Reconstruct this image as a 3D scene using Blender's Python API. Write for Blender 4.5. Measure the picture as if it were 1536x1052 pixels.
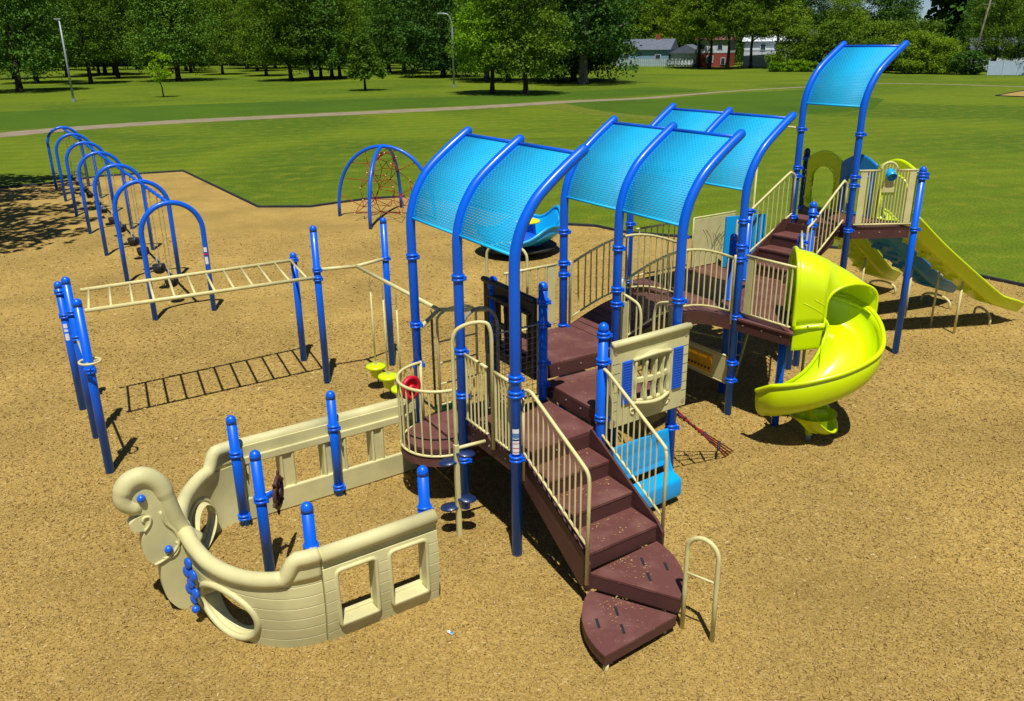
import bpy, math, random
from mathutils import Vector, Matrix, noise

# ------------------------------------------------------------------ camera, light, exposure
D = bpy.data
SC = bpy.context.scene
for o in list(D.objects): D.objects.remove(o)
COL = SC.collection
PITCH, ROLL = math.radians(20.0736), math.radians(-0.69257)
_rt = Vector((1,0,0)); _up = Vector((0, math.sin(PITCH), math.cos(PITCH))); _fw = Vector((0, math.cos(PITCH), -math.sin(PITCH)))
_r = math.cos(ROLL)*_rt + math.sin(ROLL)*_up
_u = -math.sin(ROLL)*_rt + math.cos(ROLL)*_up
cam = D.cameras.new('camera'); cam.sensor_width = 36; cam.lens = 1263.03/1536*36; cam.clip_end = 4000; cam.clip_start = .1
camo = D.objects.new('camera', cam); COL.objects.link(camo)
camo.matrix_world = Matrix(((_r.x,_u.x,-_fw.x,0),(_r.y,_u.y,-_fw.y,0),(_r.z,_u.z,-_fw.z,5.5),(0,0,0,1)))
SC.camera = camo

SUN_EL, SUN_AZ = math.radians(67.0), math.radians(276.0)       # azimuth counted from +X towards +Y
world = D.worlds.new('World'); SC.world = world; world.use_nodes = True
wn = world.node_tree.nodes; wl = world.node_tree.links
bg = wn['Background']; sky = wn.new('ShaderNodeTexSky'); sky.sky_type = 'NISHITA'; sky.sun_disc = False
sky.sun_elevation = SUN_EL; sky.sun_rotation = math.radians(90)-SUN_AZ
sky.altitude = 2500; sky.air_density = .8; sky.dust_density = .0; sky.ozone_density = 3
wl.new(sky.outputs[0], bg.inputs[0]); bg.inputs[1].default_value = .06
sl = D.lights.new('sun', 'SUN'); sl.energy = 5.0; sl.angle = math.radians(.5); sl.color = (1, .955, .87)
so = D.objects.new('sun', sl); COL.objects.link(so); so.location = (0,-10,30)
sd = Vector((math.cos(SUN_AZ)*math.cos(SUN_EL), math.sin(SUN_AZ)*math.cos(SUN_EL), math.sin(SUN_EL)))
so.rotation_euler = sd.to_track_quat('Z','Y').to_euler()
SC.render.engine = 'CYCLES'
SC.view_settings.view_transform = 'Standard'; SC.view_settings.look = 'None'
SC.view_settings.exposure = 0.12; SC.view_settings.gamma = 1; SC.view_settings.use_curve_mapping = False
SC.cycles.transparent_max_bounces = 8; SC.cycles.max_bounces = 6

# ------------------------------------------------------------------ materials
def mat(name, col, rough=.5, spec=.5, coat=0., noise_amt=.0, noise_scale=8., bump=0., bump_scale=60., sub=0., detail=4., col2=None, metal=0.):
    m = D.materials.new(name); m.use_nodes = True
    nt = m.node_tree; n = nt.nodes; l = nt.links; p = n['Principled BSDF']
    p.inputs['Base Color'].default_value = (*col, 1); p.inputs['Roughness'].default_value = rough
    p.inputs['Specular IOR Level'].default_value = spec; p.inputs['Metallic'].default_value = metal
    if coat: p.inputs['Coat Weight'].default_value = coat; p.inputs['Coat Roughness'].default_value = .12
    if noise_amt or col2:
        tc = n.new('ShaderNodeTexCoord'); no = n.new('ShaderNodeTexNoise'); no.inputs['Scale'].default_value = noise_scale; no.inputs['Detail'].default_value = detail
        l.new(tc.outputs['Object'], no.inputs['Vector'])
        mx = n.new('ShaderNodeMix'); mx.data_type = 'RGBA'
        c2 = col2 or tuple(c*(1-noise_amt) for c in col)
        mx.inputs[6].default_value = (*col,1); mx.inputs[7].default_value = (*c2,1)
        cr = n.new('ShaderNodeMapRange'); cr.inputs[1].default_value = .38; cr.inputs[2].default_value = .66
        l.new(no.outputs['Fac'], cr.inputs[0]); l.new(cr.outputs[0], mx.inputs[0]); l.new(mx.outputs[2], p.inputs['Base Color'])
        rr = n.new('ShaderNodeMapRange'); rr.inputs[3].default_value = rough*.85; rr.inputs[4].default_value = min(1, rough*1.3)
        l.new(no.outputs['Fac'], rr.inputs[0]); l.new(rr.outputs[0], p.inputs['Roughness'])
    if bump:
        tc = n.new('ShaderNodeTexCoord'); nb = n.new('ShaderNodeTexNoise'); nb.inputs['Scale'].default_value = bump_scale; nb.inputs['Detail'].default_value = 3
        b = n.new('ShaderNodeBump'); b.inputs['Strength'].default_value = bump; b.inputs['Distance'].default_value = .01
        l.new(tc.outputs['Object'], nb.inputs['Vector']); l.new(nb.outputs['Fac'], b.inputs['Height']); l.new(b.outputs['Normal'], p.inputs['Normal'])
    return m

M = {}
M['blue'] = mat('blue_powder_coat', (.0,.115,.76), .34, .4, .12, .12, 3)
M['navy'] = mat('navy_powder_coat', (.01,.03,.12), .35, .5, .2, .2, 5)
M['sky'] = mat('sky_blue_perforated_steel', (.01,.47,.86), .5, .35, .0, .08, 2.5)
M['skyplastic'] = mat('sky_blue_plastic', (.0,.34,.8), .38, .45, .1, .1, 3)
M['beige'] = mat('beige_powder_coat', (.66,.6,.28), .42, .4, .1, .12, 6)
M['shadebeige'] = mat('shade_and_groove_beige', (.27,.27,.24), .6, .3, 0, .4, 30)  # beige greyed to paint in canopy shade; also tints grooves and engraved lines
M['cream'] = mat('cream_rotomoulded_plastic', (.64,.6,.3), .52, .4, 0, .2, 2.2, .12, 180)
M['lime'] = mat('lime_rotomoulded_plastic', (.62,.8,.0), .28, .5, .25, .05, 1.6)
M['limed'] = mat('lime_green_plastic', (.2,.42,.01), .4, .4, 0, .1, 2)
M['yellow'] = mat('yellow_plastic', (.85,.72,.01), .4, .4, 0, .08, 3)
M['amber'] = mat('amber_plastic', (.75,.38,.01), .4, .4, 0, .2, 6)
M['red'] = mat('red_plastic', (.62,.008,.03), .4, .5, 0, .1, 3)
M['royal'] = mat('royal_blue_plastic', (.005,.11,.66), .35, .5, .1, .1, 3)
M['black'] = mat('black_rubber', (.02,.022,.028), .6, .4, 0, .3, 12)
M['darkpanel'] = mat('dark_brown_plastic', (.03,.022,.02), .55, .4, 0, .2, 3)
M['chain'] = mat('galvanised_chain', (.42,.4,.34), .45, .5, 0, .3, 40, metal=.6)
M['galv'] = mat('galvanised_steel', (.34,.38,.42), .5, .5, 0, .2, 3, metal=.3)
M['rope'] = mat('red_rope', (.42,.035,.03), .8, .2, 0, .4, 40)
M['bluerope'] = mat('blue_rope', (.12,.16,.4), .8, .2, 0, .4, 40)
M['white'] = mat('white_print', (.75,.77,.8), .5, .4)
M['steelbolt'] = mat('bolt_steel', (.6,.58,.55), .35, .5, metal=.7)
M['kerb'] = mat('dark_plastic_border', (.028,.032,.045), .6, .3, 0, .3, 4)
M['path'] = mat('worn_gravel_path', (.27,.22,.15), .9, .2, 0, .25, .8, .3, 20)
M['brick'] = None

def deck_material():
    m = D.materials.new('brown_vinyl_coated_deck'); m.use_nodes = True
    nt = m.node_tree; n = nt.nodes; l = nt.links; p = n['Principled BSDF']
    p.inputs['Roughness'].default_value = .55; p.inputs['Specular IOR Level'].default_value = .35
    tc = n.new('ShaderNodeTexCoord'); mp = n.new('ShaderNodeMapping'); mp.inputs['Rotation'].default_value[2] = math.radians(31.5)
    l.new(tc.outputs['Object'], mp.inputs['Vector'])
    br = n.new('ShaderNodeTexVoronoi'); br.inputs['Scale'].default_value = 42; br.inputs['Randomness'].default_value = 0
    l.new(mp.outputs[0], br.inputs['Vector'])
    no = n.new('ShaderNodeTexNoise'); no.inputs['Scale'].default_value = 3.2; no.inputs['Detail'].default_value = 6
    l.new(tc.outputs['Object'], no.inputs['Vector'])
    mx = n.new('ShaderNodeMix'); mx.data_type = 'RGBA'; mx.inputs[6].default_value = (.13,.048,.042,1); mx.inputs[7].default_value = (.2,.095,.08,1)
    r1 = n.new('ShaderNodeMapRange'); r1.inputs[1].default_value = .45; r1.inputs[2].default_value = .75
    l.new(no.outputs['Fac'], r1.inputs[0]); l.new(r1.outputs[0], mx.inputs[0])
    r2 = n.new('ShaderNodeMapRange'); r2.inputs[1].default_value = .24; r2.inputs[2].default_value = .34; r2.inputs[3].default_value = .62; r2.inputs[4].default_value = 1
    l.new(br.outputs['Distance'], r2.inputs[0])
    m2 = n.new('ShaderNodeMix'); m2.data_type = 'RGBA'; m2.blend_type = 'MULTIPLY'; m2.inputs[0].default_value = .55
    l.new(mx.outputs[2], m2.inputs[6]); l.new(r2.outputs[0], m2.inputs[7])
    # a little spilled wood fibre dust
    n3 = n.new('ShaderNodeTexNoise'); n3.inputs['Scale'].default_value = 26; n3.inputs['Detail'].default_value = 5; l.new(tc.outputs['Object'], n3.inputs['Vector'])
    r3 = n.new('ShaderNodeMapRange'); r3.inputs[1].default_value = .66; r3.inputs[2].default_value = .74; r3.inputs[4].default_value = .5; l.new(n3.outputs['Fac'], r3.inputs[0])
    m3 = n.new('ShaderNodeMix'); m3.data_type = 'RGBA'; m3.inputs[7].default_value = (.36,.23,.1,1)
    l.new(r3.outputs[0], m3.inputs[0]); l.new(m2.outputs[2], m3.inputs[6]); l.new(m3.outputs[2], p.inputs['Base Color'])
    b = n.new('ShaderNodeBump'); b.inputs['Strength'].default_value = .35; b.inputs['Distance'].default_value = .004
    l.new(br.outputs['Distance'], b.inputs['Height']); l.new(b.outputs['Normal'], p.inputs['Normal'])
    return m
M['deck'] = deck_material()
M['deckedge'] = mat('brown_coated_deck_edge', (.09,.034,.03), .5, .4, 0, .2, 3, .1, 90)

def mulch_material():
    m = D.materials.new('engineered_wood_fibre'); m.use_nodes = True
    nt = m.node_tree; n = nt.nodes; l = nt.links; p = n['Principled BSDF']; p.inputs['Roughness'].default_value = .9; p.inputs['Specular IOR Level'].default_value = .15
    tc = n.new('ShaderNodeTexCoord')
    wob = n.new('ShaderNodeTexNoise'); wob.inputs['Scale'].default_value = 9; wob.inputs['Detail'].default_value = 3; l.new(tc.outputs['Object'], wob.inputs['Vector'])
    add = n.new('ShaderNodeVectorMath'); add.operation = 'MULTIPLY_ADD'; add.inputs[1].default_value = (.12,.12,.12)
    l.new(wob.outputs['Color'], add.inputs[0]); l.new(tc.outputs['Object'], add.inputs[2])
    outs = []
    for k, (rot, sc) in enumerate(((.5, (26,95,30)), (-.9, (30,110,30)), (1.9,(22,80,30)))):
        mp = n.new('ShaderNodeMapping'); mp.inputs['Rotation'].default_value[2] = rot; mp.inputs['Scale'].default_value = sc
        l.new(add.outputs[0], mp.inputs['Vector'])
        v = n.new('ShaderNodeTexVoronoi'); v.inputs['Scale'].default_value = 1; l.new(mp.outputs[0], v.inputs['Vector']); outs.append(v)
    mx = n.new('ShaderNodeMix'); mx.data_type = 'RGBA'; sel = n.new('ShaderNodeTexNoise'); sel.inputs['Scale'].default_value = 30; l.new(tc.outputs['Object'], sel.inputs['Vector'])
    st = n.new('ShaderNodeMapRange'); st.inputs[1].default_value = .45; st.inputs[2].default_value = .55; l.new(sel.outputs['Fac'], st.inputs[0])
    l.new(st.outputs[0], mx.inputs[0]); l.new(outs[0].outputs['Color'], mx.inputs[6]); l.new(outs[1].outputs['Color'], mx.inputs[7])
    sep = n.new('ShaderNodeSeparateColor'); l.new(mx.outputs[2], sep.inputs[0])
    cr = n.new('ShaderNodeValToRGB'); e = cr.color_ramp.elements
    e[0].position = 0; e[0].color = (.29,.185,.05,1); e[1].position = 1; e[1].color = (.5,.37,.15,1)
    for pos, c in ((.25,(.335,.225,.058)), (.6,(.375,.256,.07)), (.85,(.415,.29,.09))):
        q = e.new(pos); q.color = (*c,1)
    l.new(sep.outputs[0], cr.inputs[0])
    big = n.new('ShaderNodeTexNoise'); big.inputs['Scale'].default_value = .42; big.inputs['Detail'].default_value = 9; big.inputs['Roughness'].default_value = .62; l.new(tc.outputs['Object'], big.inputs['Vector'])
    br = n.new('ShaderNodeMapRange'); br.inputs[1].default_value = .35; br.inputs[2].default_value = .7; br.inputs[3].default_value = 1.1; br.inputs[4].default_value = .72
    l.new(big.outputs['Fac'], br.inputs[0])
    mul = n.new('ShaderNodeMix'); mul.data_type = 'RGBA'; mul.blend_type = 'MULTIPLY'; mul.inputs[0].default_value = 1
    l.new(cr.outputs[0], mul.inputs[6]); l.new(br.outputs[0], mul.inputs[7]); l.new(mul.outputs[2], p.inputs['Base Color'])
    b = n.new('ShaderNodeBump'); b.inputs['Strength'].default_value = .4; b.inputs['Distance'].default_value = .012
    l.new(outs[2].outputs['Distance'], b.inputs['Height'])
    b2 = n.new('ShaderNodeBump'); b2.inputs['Strength'].default_value = .5; b2.inputs['Distance'].default_value = .07
    n5 = n.new('ShaderNodeTexNoise'); n5.inputs['Scale'].default_value = 4.5; n5.inputs['Detail'].default_value = 6; l.new(tc.outputs['Object'], n5.inputs['Vector'])
    l.new(n5.outputs['Fac'], b2.inputs['Height']); l.new(b2.outputs['Normal'], b.inputs['Normal']); l.new(b.outputs['Normal'], p.inputs['Normal'])
    return m
M['mulch'] = mulch_material()

def chip_material():
    m = D.materials.new('loose_wood_chip'); m.use_nodes = True
    nt = m.node_tree; n = nt.nodes; l = nt.links; p = n['Principled BSDF']; p.inputs['Roughness'].default_value = .85
    g = n.new('ShaderNodeNewGeometry'); cr = n.new('ShaderNodeValToRGB'); e = cr.color_ramp.elements
    e[0].color = (.29,.185,.055,1); e[1].color = (.58,.45,.22,1)
    q = e.new(.5); q.color = (.37,.248,.075,1); q = e.new(.9); q.color = (.46,.33,.12,1)
    l.new(g.outputs['Random Per Island'], cr.inputs[0]); l.new(cr.outputs[0], p.inputs['Base Color'])
    return m
M['chip'] = chip_material()

def grass_material(name, c1, c2, c3, stripes=True, scale=1.):
    m = D.materials.new(name); m.use_nodes = True
    nt = m.node_tree; n = nt.nodes; l = nt.links; p = n['Principled BSDF']; p.inputs['Roughness'].default_value = .85; p.inputs['Specular IOR Level'].default_value = .2
    tc = n.new('ShaderNodeTexCoord')
    def no(s, d=5, dist=0.): 
        q = n.new('ShaderNodeTexNoise'); q.inputs['Scale'].default_value = s; q.inputs['Detail'].default_value = d; q.inputs['Distortion'].default_value = dist
        l.new(tc.outputs['Object'], q.inputs['Vector']); return q
    a = no(.045*scale, 7, 1.2); b_ = no(1.3*scale, 8); c = no(14*scale, 6)
    mx = n.new('ShaderNodeMix'); mx.data_type = 'RGBA'; mx.inputs[6].default_value = (*c1,1); mx.inputs[7].default_value = (*c2,1)
    r = n.new('ShaderNodeMapRange'); r.inputs[1].default_value = .4; r.inputs[2].default_value = .62; l.new(a.outputs['Fac'], r.inputs[0]); l.new(r.outputs[0], mx.inputs[0])
    m2 = n.new('ShaderNodeMix'); m2.data_type = 'RGBA'; m2.inputs[7].default_value = (*c3,1); l.new(mx.outputs[2], m2.inputs[6])
    r2 = n.new('ShaderNodeMapRange'); r2.inputs[1].default_value = .5; r2.inputs[2].default_value = .72; r2.inputs[4].default_value = .75; l.new(b_.outputs['Fac'], r2.inputs[0]); l.new(r2.outputs[0], m2.inputs[0])
    m3 = n.new('ShaderNodeMix'); m3.data_type = 'RGBA'; m3.blend_type = 'MULTIPLY'; m3.inputs[0].default_value = 1
    r3 = n.new('ShaderNodeMapRange'); r3.inputs[1].default_value = .3; r3.inputs[2].default_value = .7; r3.inputs[3].default_value = .6; r3.inputs[4].default_value = 1.35
    l.new(c.outputs['Fac'], r3.inputs[0]); l.new(m2.outputs[2], m3.inputs[6]); l.new(r3.outputs[0], m3.inputs[7])
    out = m3.outputs[2]
    if stripes:
        w = n.new('ShaderNodeTexWave'); w.inputs['Scale'].default_value = .16; w.inputs['Distortion'].default_value = 6; w.inputs['Detail'].default_value = 3; w.inputs['Detail Scale'].default_value = .6
        mp = n.new('ShaderNodeMapping'); mp.inputs['Rotation'].default_value[2] = 1.25; l.new(tc.outputs['Object'], mp.inputs['Vector']); l.new(mp.outputs[0], w.inputs['Vector'])
        r4 = n.new('ShaderNodeMapRange'); r4.inputs[3].default_value = .93; r4.inputs[4].default_value = 1.05; l.new(w.outputs['Fac'], r4.inputs[0])
        m4 = n.new('ShaderNodeMix'); m4.data_type = 'RGBA'; m4.blend_type = 'MULTIPLY'; m4.inputs[0].default_value = 1; l.new(out, m4.inputs[6]); l.new(r4.outputs[0], m4.inputs[7]); out = m4.outputs[2]
    l.new(out, p.inputs['Base Color'])
    b = n.new('ShaderNodeBump'); b.inputs['Strength'].default_value = .6; b.inputs['Distance'].default_value = .05; l.new(c.outputs['Fac'], b.inputs['Height']); l.new(b.outputs['Normal'], p.inputs['Normal'])
    return m
M['lawn'] = grass_material('mown_lawn', (.115,.17,.004), (.066,.12,.003), (.17,.19,.01))
M['meadow'] = grass_material('long_meadow_grass', (.06,.125,.003), (.045,.1,.003), (.085,.135,.006), False, 1.5)
M['straw'] = grass_material('dry_cut_grass', (.14,.16,.012), (.1,.14,.008), (.22,.21,.04), False, 2)

def leaf_material(name, dark, light, trans=.25):
    m = D.materials.new(name); m.use_nodes = True
    nt = m.node_tree; n = nt.nodes; l = nt.links; p = n['Principled BSDF']; p.inputs['Roughness'].default_value = .6; p.inputs['Specular IOR Level'].default_value = .25
    g = n.new('ShaderNodeNewGeometry'); mx = n.new('ShaderNodeMix'); mx.data_type = 'RGBA'; mx.inputs[6].default_value = (*dark,1); mx.inputs[7].default_value = (*light,1)
    oi = n.new('ShaderNodeObjectInfo'); ad = n.new('ShaderNodeMath'); ad.operation = 'MULTIPLY_ADD'; ad.inputs[1].default_value = .45; 
    tc = n.new('ShaderNodeTexCoord'); no = n.new('ShaderNodeTexNoise'); no.inputs['Scale'].default_value = .55; l.new(tc.outputs['Object'], no.inputs['Vector'])
    l.new(g.outputs['Random Per Island'], ad.inputs[0]); 
    s2 = n.new('ShaderNodeMath'); s2.operation = 'MULTIPLY_ADD'; s2.inputs[1].default_value = .9; s2.inputs[2].default_value = -.2
    l.new(oi.outputs['Random'], s2.inputs[0]); l.new(s2.outputs[0], ad.inputs[2])
    l.new(ad.outputs[0], mx.inputs[0]); 
    l.new(mx.outputs[2], p.inputs['Base Color'])
    t = n.new('ShaderNodeBsdfTranslucent'); l.new(mx.outputs[2], t.inputs['Color']); ms = n.new('ShaderNodeMixShader'); ms.inputs[0].default_value = trans
    l.new(p.outputs[0], ms.inputs[1]); l.new(t.outputs[0], ms.inputs[2]); l.new(ms.outputs[0], n['Material Output'].inputs['Surface'])
    return m
M['leaf'] = leaf_material('dark_green_leaves', (.024,.08,.005), (.1,.21,.012), .25)
M['leaf2'] = leaf_material('mid_green_leaves', (.07,.15,.004), (.22,.34,.01), .35)
M['leaf3'] = leaf_material('bright_green_leaves', (.13,.29,.003), (.28,.46,.006), .42)
M['tuft'] = leaf_material('meadow_blades', (.12,.24,.006), (.2,.34,.012), .5)
M['bark'] = mat('grey_brown_bark', (.055,.045,.034), .9, .1, 0, .4, 3, .6, 12)
M['barkpale'] = mat('pale_grey_bark', (.2,.18,.14), .9, .1, 0, .4, 1.6, .6, 12)
M['roofgrey'] = mat('grey_asphalt_shingles', (.13,.15,.2), .85, .2, 0, .25, 2)
M['roofred'] = mat('red_brown_shingles', (.2,.09,.08), .85, .2, 0, .25, 2)
M['sidingw'] = mat('white_siding', (.62,.68,.75), .6, .3, 0, .08, 1)
M['sidingb'] = mat('blue_siding', (.2,.34,.46), .6, .3, 0, .1, 1)
M['redbrick'] = mat('red_brick_wall', (.34,.08,.05), .85, .2, 0, .25, 6)
M['glass'] = mat('window_glass', (.03,.05,.07), .1, .8)
M['fencewood'] = mat('pale_painted_fence_board', (.45,.52,.5), .7, .3, 0, .15, 2)
M['fenceblue'] = mat('pale_blue_vinyl_fence', (.42,.52,.66), .6, .3, 0, .08, 2)

# ------------------------------------------------------------------ mesh helpers
class MB:
    def __init__(s): s.v = []; s.f = []; s.sm = []
    def add(s, vs, fs, smooth=False):
        o = len(s.v); s.v += [tuple(p) for p in vs]
        for f in fs: s.f.append(tuple(i+o for i in f)); s.sm.append(smooth)
        return s
    def box(s, c, size, rz=0., rx=0., ry=0.):
        R = Matrix.Rotation(rz,3,'Z') @ Matrix.Rotation(ry,3,'Y') @ Matrix.Rotation(rx,3,'X'); c = Vector(c)
        vs = [c + R @ Vector((x*size[0]/2, y*size[1]/2, z*size[2]/2)) for x in (-1,1) for y in (-1,1) for z in (-1,1)]
        return s.add(vs, [(0,1,3,2),(4,6,7,5),(0,4,5,1),(2,3,7,6),(0,2,6,4),(1,5,7,3)])
    def beam(s, p, q, w, h):
        "rectangular bar from p to q, w sideways, h up"
        p = Vector(p); q = Vector(q); d = (q-p).normalized(); sd_ = d.cross(Vector((0,0,1)))
        if sd_.length < 1e-4: sd_ = Vector((1,0,0))
        sd_.normalize(); u = sd_.cross(d)
        vs = [e + sd_*(a*w/2) + u*(b*h/2) for e in (p,q) for a,b in ((-1,-1),(1,-1),(1,1),(-1,1))]
        return s.add(vs, [(3,2,1,0),(4,5,6,7),(0,1,5,4),(1,2,6,5),(2,3,7,6),(3,0,4,7)])
    def tube(s, pts, r, n=10, closed=False, cap=True, dome=False):
        pts = [Vector(p) for p in pts]; N = len(pts)
        rs = r if isinstance(r, (list,tuple)) else [r]*N
        rings = []; prev = None
        for i in range(N):
            a = pts[(i-1)%N] if (closed or i > 0) else pts[i]; b = pts[(i+1)%N] if (closed or i < N-1) else pts[i]
            d = (b-a).normalized() if (b-a).length > 1e-9 else Vector((0,0,1))
            if prev is None:
                x = d.cross(Vector((0,0,1)));  x = Vector((1,0,0)) if x.length < 1e-3 else x.normalized()
            else:
                x = prev - d*prev.dot(d); x.normalize()
            prev = x; y = d.cross(x)
            rings.append((pts[i], x, y, rs[i], d))
        vs = []; fs = []
        def ring(c, x, y, rr):
            return [c + x*(rr*math.cos(2*math.pi*k/n)) + y*(rr*math.sin(2*math.pi*k/n)) for k in range(n)]
        seq = [ring(c,x,y,rr) for c,x,y,rr,d in rings]
        if dome:
            c,x,y,rr,d = rings[-1]
            for t in (.35,.7,.92): seq.append(ring(c+d*(rr*math.sin(t*1.5)), x, y, rr*math.cos(t*1.5)))
        for q in seq: vs += q
        m = len(seq)
        for i in range(m-1 if not closed else m):
            for k in range(n):
                a = i*n+k; b = i*n+(k+1)%n; c_ = ((i+1)%m)*n+(k+1)%n; d_ = ((i+1)%m)*n+k
                fs.append((a,b,c_,d_))
        if cap and not closed:
            fs.append(tuple(range(n))[::-1]); fs.append(tuple((m-1)*n+k for k in range(n)))
        return s.add(vs, fs, True)
    def cyl(s, c, r, h, n=16, axis=(0,0,1), r2=None):
        a = Vector(axis).normalized(); c = Vector(c)
        x = a.orthogonal().normalized(); y = a.cross(x); r2 = r if r2 is None else r2
        vs = [c + x*(rr*math.cos(2*math.pi*k/n)) + y*(rr*math.sin(2*math.pi*k/n)) + a*hh for hh,rr in ((0,r),(h,r2)) for k in range(n)]
        fs = [(k,(k+1)%n,n+(k+1)%n,n+k) for k in range(n)]
        s.add(vs, fs, True); return s.add(vs, [tuple(range(n))[::-1], tuple(range(n,2*n))])
    def lathe(s, c, prof, n=20, axis=(0,0,1)):
        a = Vector(axis).normalized(); c = Vector(c); x = a.orthogonal().normalized(); y = a.cross(x)
        vs = [c + x*(r*math.cos(2*math.pi*k/n)) + y*(r*math.sin(2*math.pi*k/n)) + a*h for r,h in prof for k in range(n)]
        fs = [(i*n+k, i*n+(k+1)%n, (i+1)*n+(k+1)%n, (i+1)*n+k) for i in range(len(prof)-1) for k in range(n)]
        return s.add(vs, fs, True)
    def prism(s, poly, z0, z1):
        n = len(poly)
        ar = sum(poly[i][0]*poly[(i+1)%n][1]-poly[(i+1)%n][0]*poly[i][1] for i in range(n))
        if ar < 0: poly = poly[::-1]
        vs = [(x,y,z0) for x,y in [p[:2] for p in poly]] + [(x,y,z1) for x,y in [p[:2] for p in poly]]
        s.add(vs, [tuple(range(n))[::-1], tuple(range(n,2*n))])
        return s.add(vs, [(k,(k+1)%n,n+(k+1)%n,n+k) for k in range(n)])
    def plate(s, pts, thick, nrm):
        "flat polygon pts (3D) extruded by +-thick/2 along nrm"
        nv = Vector(nrm).normalized()*thick/2; n = len(pts); P = [Vector(p) for p in pts]
        vs = [p-nv for p in P] + [p+nv for p in P]
        s.add(vs, [tuple(range(n))[::-1], tuple(range(n,2*n))]); return s.add(vs, [(k,(k+1)%n,n+(k+1)%n,n+k) for k in range(n)])
    def ball(s, c, r, n=12, sc=(1,1,1)):
        c = Vector(c); m = n//2; vs = []; fs = []
        for i in range(m+1):
            t = math.pi*i/m
            for k in range(n):
                vs.append(c + Vector((sc[0]*r*math.sin(t)*math.cos(2*math.pi*k/n), sc[1]*r*math.sin(t)*math.sin(2*math.pi*k/n), sc[2]*r*math.cos(t))))
        for i in range(m):
            for k in range(n): fs.append((i*n+k, (i+1)*n+k, (i+1)*n+(k+1)%n, i*n+(k+1)%n))
        return s.add(vs, fs, True)
    def grid(s, us, ws, fmap, hole=None, two=True, smooth=True, snap=None):
        """surface u,w -> fmap(u,w,side) for side 0/1 (front/back); cells where hole() is true are left open, with rims"""
        nu, nw = len(us), len(ws)
        solid = [[not (hole and hole((us[i]+us[i+1])/2, (ws[j]+ws[j+1])/2)) for j in range(nw-1)] for i in range(nu-1)]
        def uv(i,j):
            u,w = us[i],ws[j]
            if snap:
                nb = [solid[a][b] for a in (i-1,i) for b in (j-1,j) if 0 <= a < nu-1 and 0 <= b < nw-1]
                if not all(nb) and any(nb): u,w = snap(u,w)
            return u,w
        P = [[uv(i,j) for j in range(nw)] for i in range(nu)]
        o = 0; vs = []; 
        for sd_ in ((0,1) if two else (0,)):
            for i in range(nu):
                for j in range(nw): vs.append(fmap(*P[i][j], sd_))
        N = nu*nw; fs = []
        ok = lambda i,j: 0 <= i < nu-1 and 0 <= j < nw-1 and solid[i][j]
        rim = []
        for i in range(nu-1):
            for j in range(nw-1):
                if not solid[i][j]: continue
                a,b,c,d = i*nw+j, (i+1)*nw+j, (i+1)*nw+j+1, i*nw+j+1
                fs.append((a,b,c,d))
                if two:
                    fs.append((d+N,c+N,b+N,a+N))
                    if not ok(i,j-1): rim.append((b,a,a+N,b+N))
                    if not ok(i+1,j): rim.append((c,b,b+N,c+N))
                    if not ok(i,j+1): rim.append((d,c,c+N,d+N))
                    if not ok(i-1,j): rim.append((a,d,d+N,a+N))
        o = len(s.v); s.v += [tuple(p) for p in vs]
        for f in fs: s.f.append(tuple(k+o for k in f)); s.sm.append(smooth)
        for f in rim: s.f.append(tuple(k+o for k in f)); s.sm.append(False)
        return s
    def mesh(s, name, m):
        me = D.meshes.new(name); me.from_pydata(s.v, [], s.f); me.materials.append(m)
        me.polygons.foreach_set('use_smooth', s.sm); me.update(); return me

def origin(o):
    v = Vector((0,0,0))
    while o is not None: v += Vector(o.location); o = o.parent
    return v
def obj(name, mb, m, parent=None, bevel=0., label=None, subd=0, solid=0.):
    """one mesh object; coordinates in mb are world metres and are shifted to the parent's origin"""
    if parent is not None:
        og = origin(parent); mb.v = [(p[0]-og.x, p[1]-og.y, p[2]-og.z) for p in mb.v]
    me = mb.mesh(name, m); o = D.objects.new(name, me); COL.objects.link(o)
    if parent is not None: o.parent = parent
    if solid:
        q = o.modifiers.new('solid','SOLIDIFY'); q.thickness = solid; q.offset = 0
    if bevel:
        b = o.modifiers.new('bevel','BEVEL'); b.width = bevel; b.segments = 2; b.limit_method = 'ANGLE'; b.angle_limit = .6
    if subd:
        q = o.modifiers.new('sub','SUBSURF'); q.levels = subd; q.render_levels = subd
    if label: o['label'] = label
    return o
def thing(name, label, cat, loc=(0,0,0), group=None, rz=0.):
    o = D.objects.new(name, None); COL.objects.link(o); o.location = loc; o.rotation_euler = (0,0,rz); o.empty_display_size = .2
    o['label'] = label; o['category'] = cat
    if group: o['group'] = group
    return o
def tag(o, label, cat, group=None):
    o['label'] = label; o['category'] = cat
    if group: o['group'] = group
    return o
def struct(name, mb, m, parent=None, kind='structure'):
    o = obj(name, mb, m, parent); o['kind'] = kind; return o
def dup(root, loc, rz=0., label=None, group=None, scale=None):
    r = root.copy(); COL.objects.link(r); r.location = loc; r.rotation_euler = (0,0,rz)
    if scale: r.scale = scale
    if label: r['label'] = label
    if group: r['group'] = group
    for ch in list(root.children):
        c = ch.copy(); COL.objects.link(c); c.parent = r
        for g in list(ch.children):
            d = g.copy(); COL.objects.link(d); d.parent = c
    return r
def arc(c, r, a0, a1, n, z=0.): return [(c[0]+r*math.cos(a0+(a1-a0)*k/n), c[1]+r*math.sin(a0+(a1-a0)*k/n), z) for k in range(n+1)]
def lerp(a, b, t): return tuple(x+(y-x)*t for x,y in zip(a,b))
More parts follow.
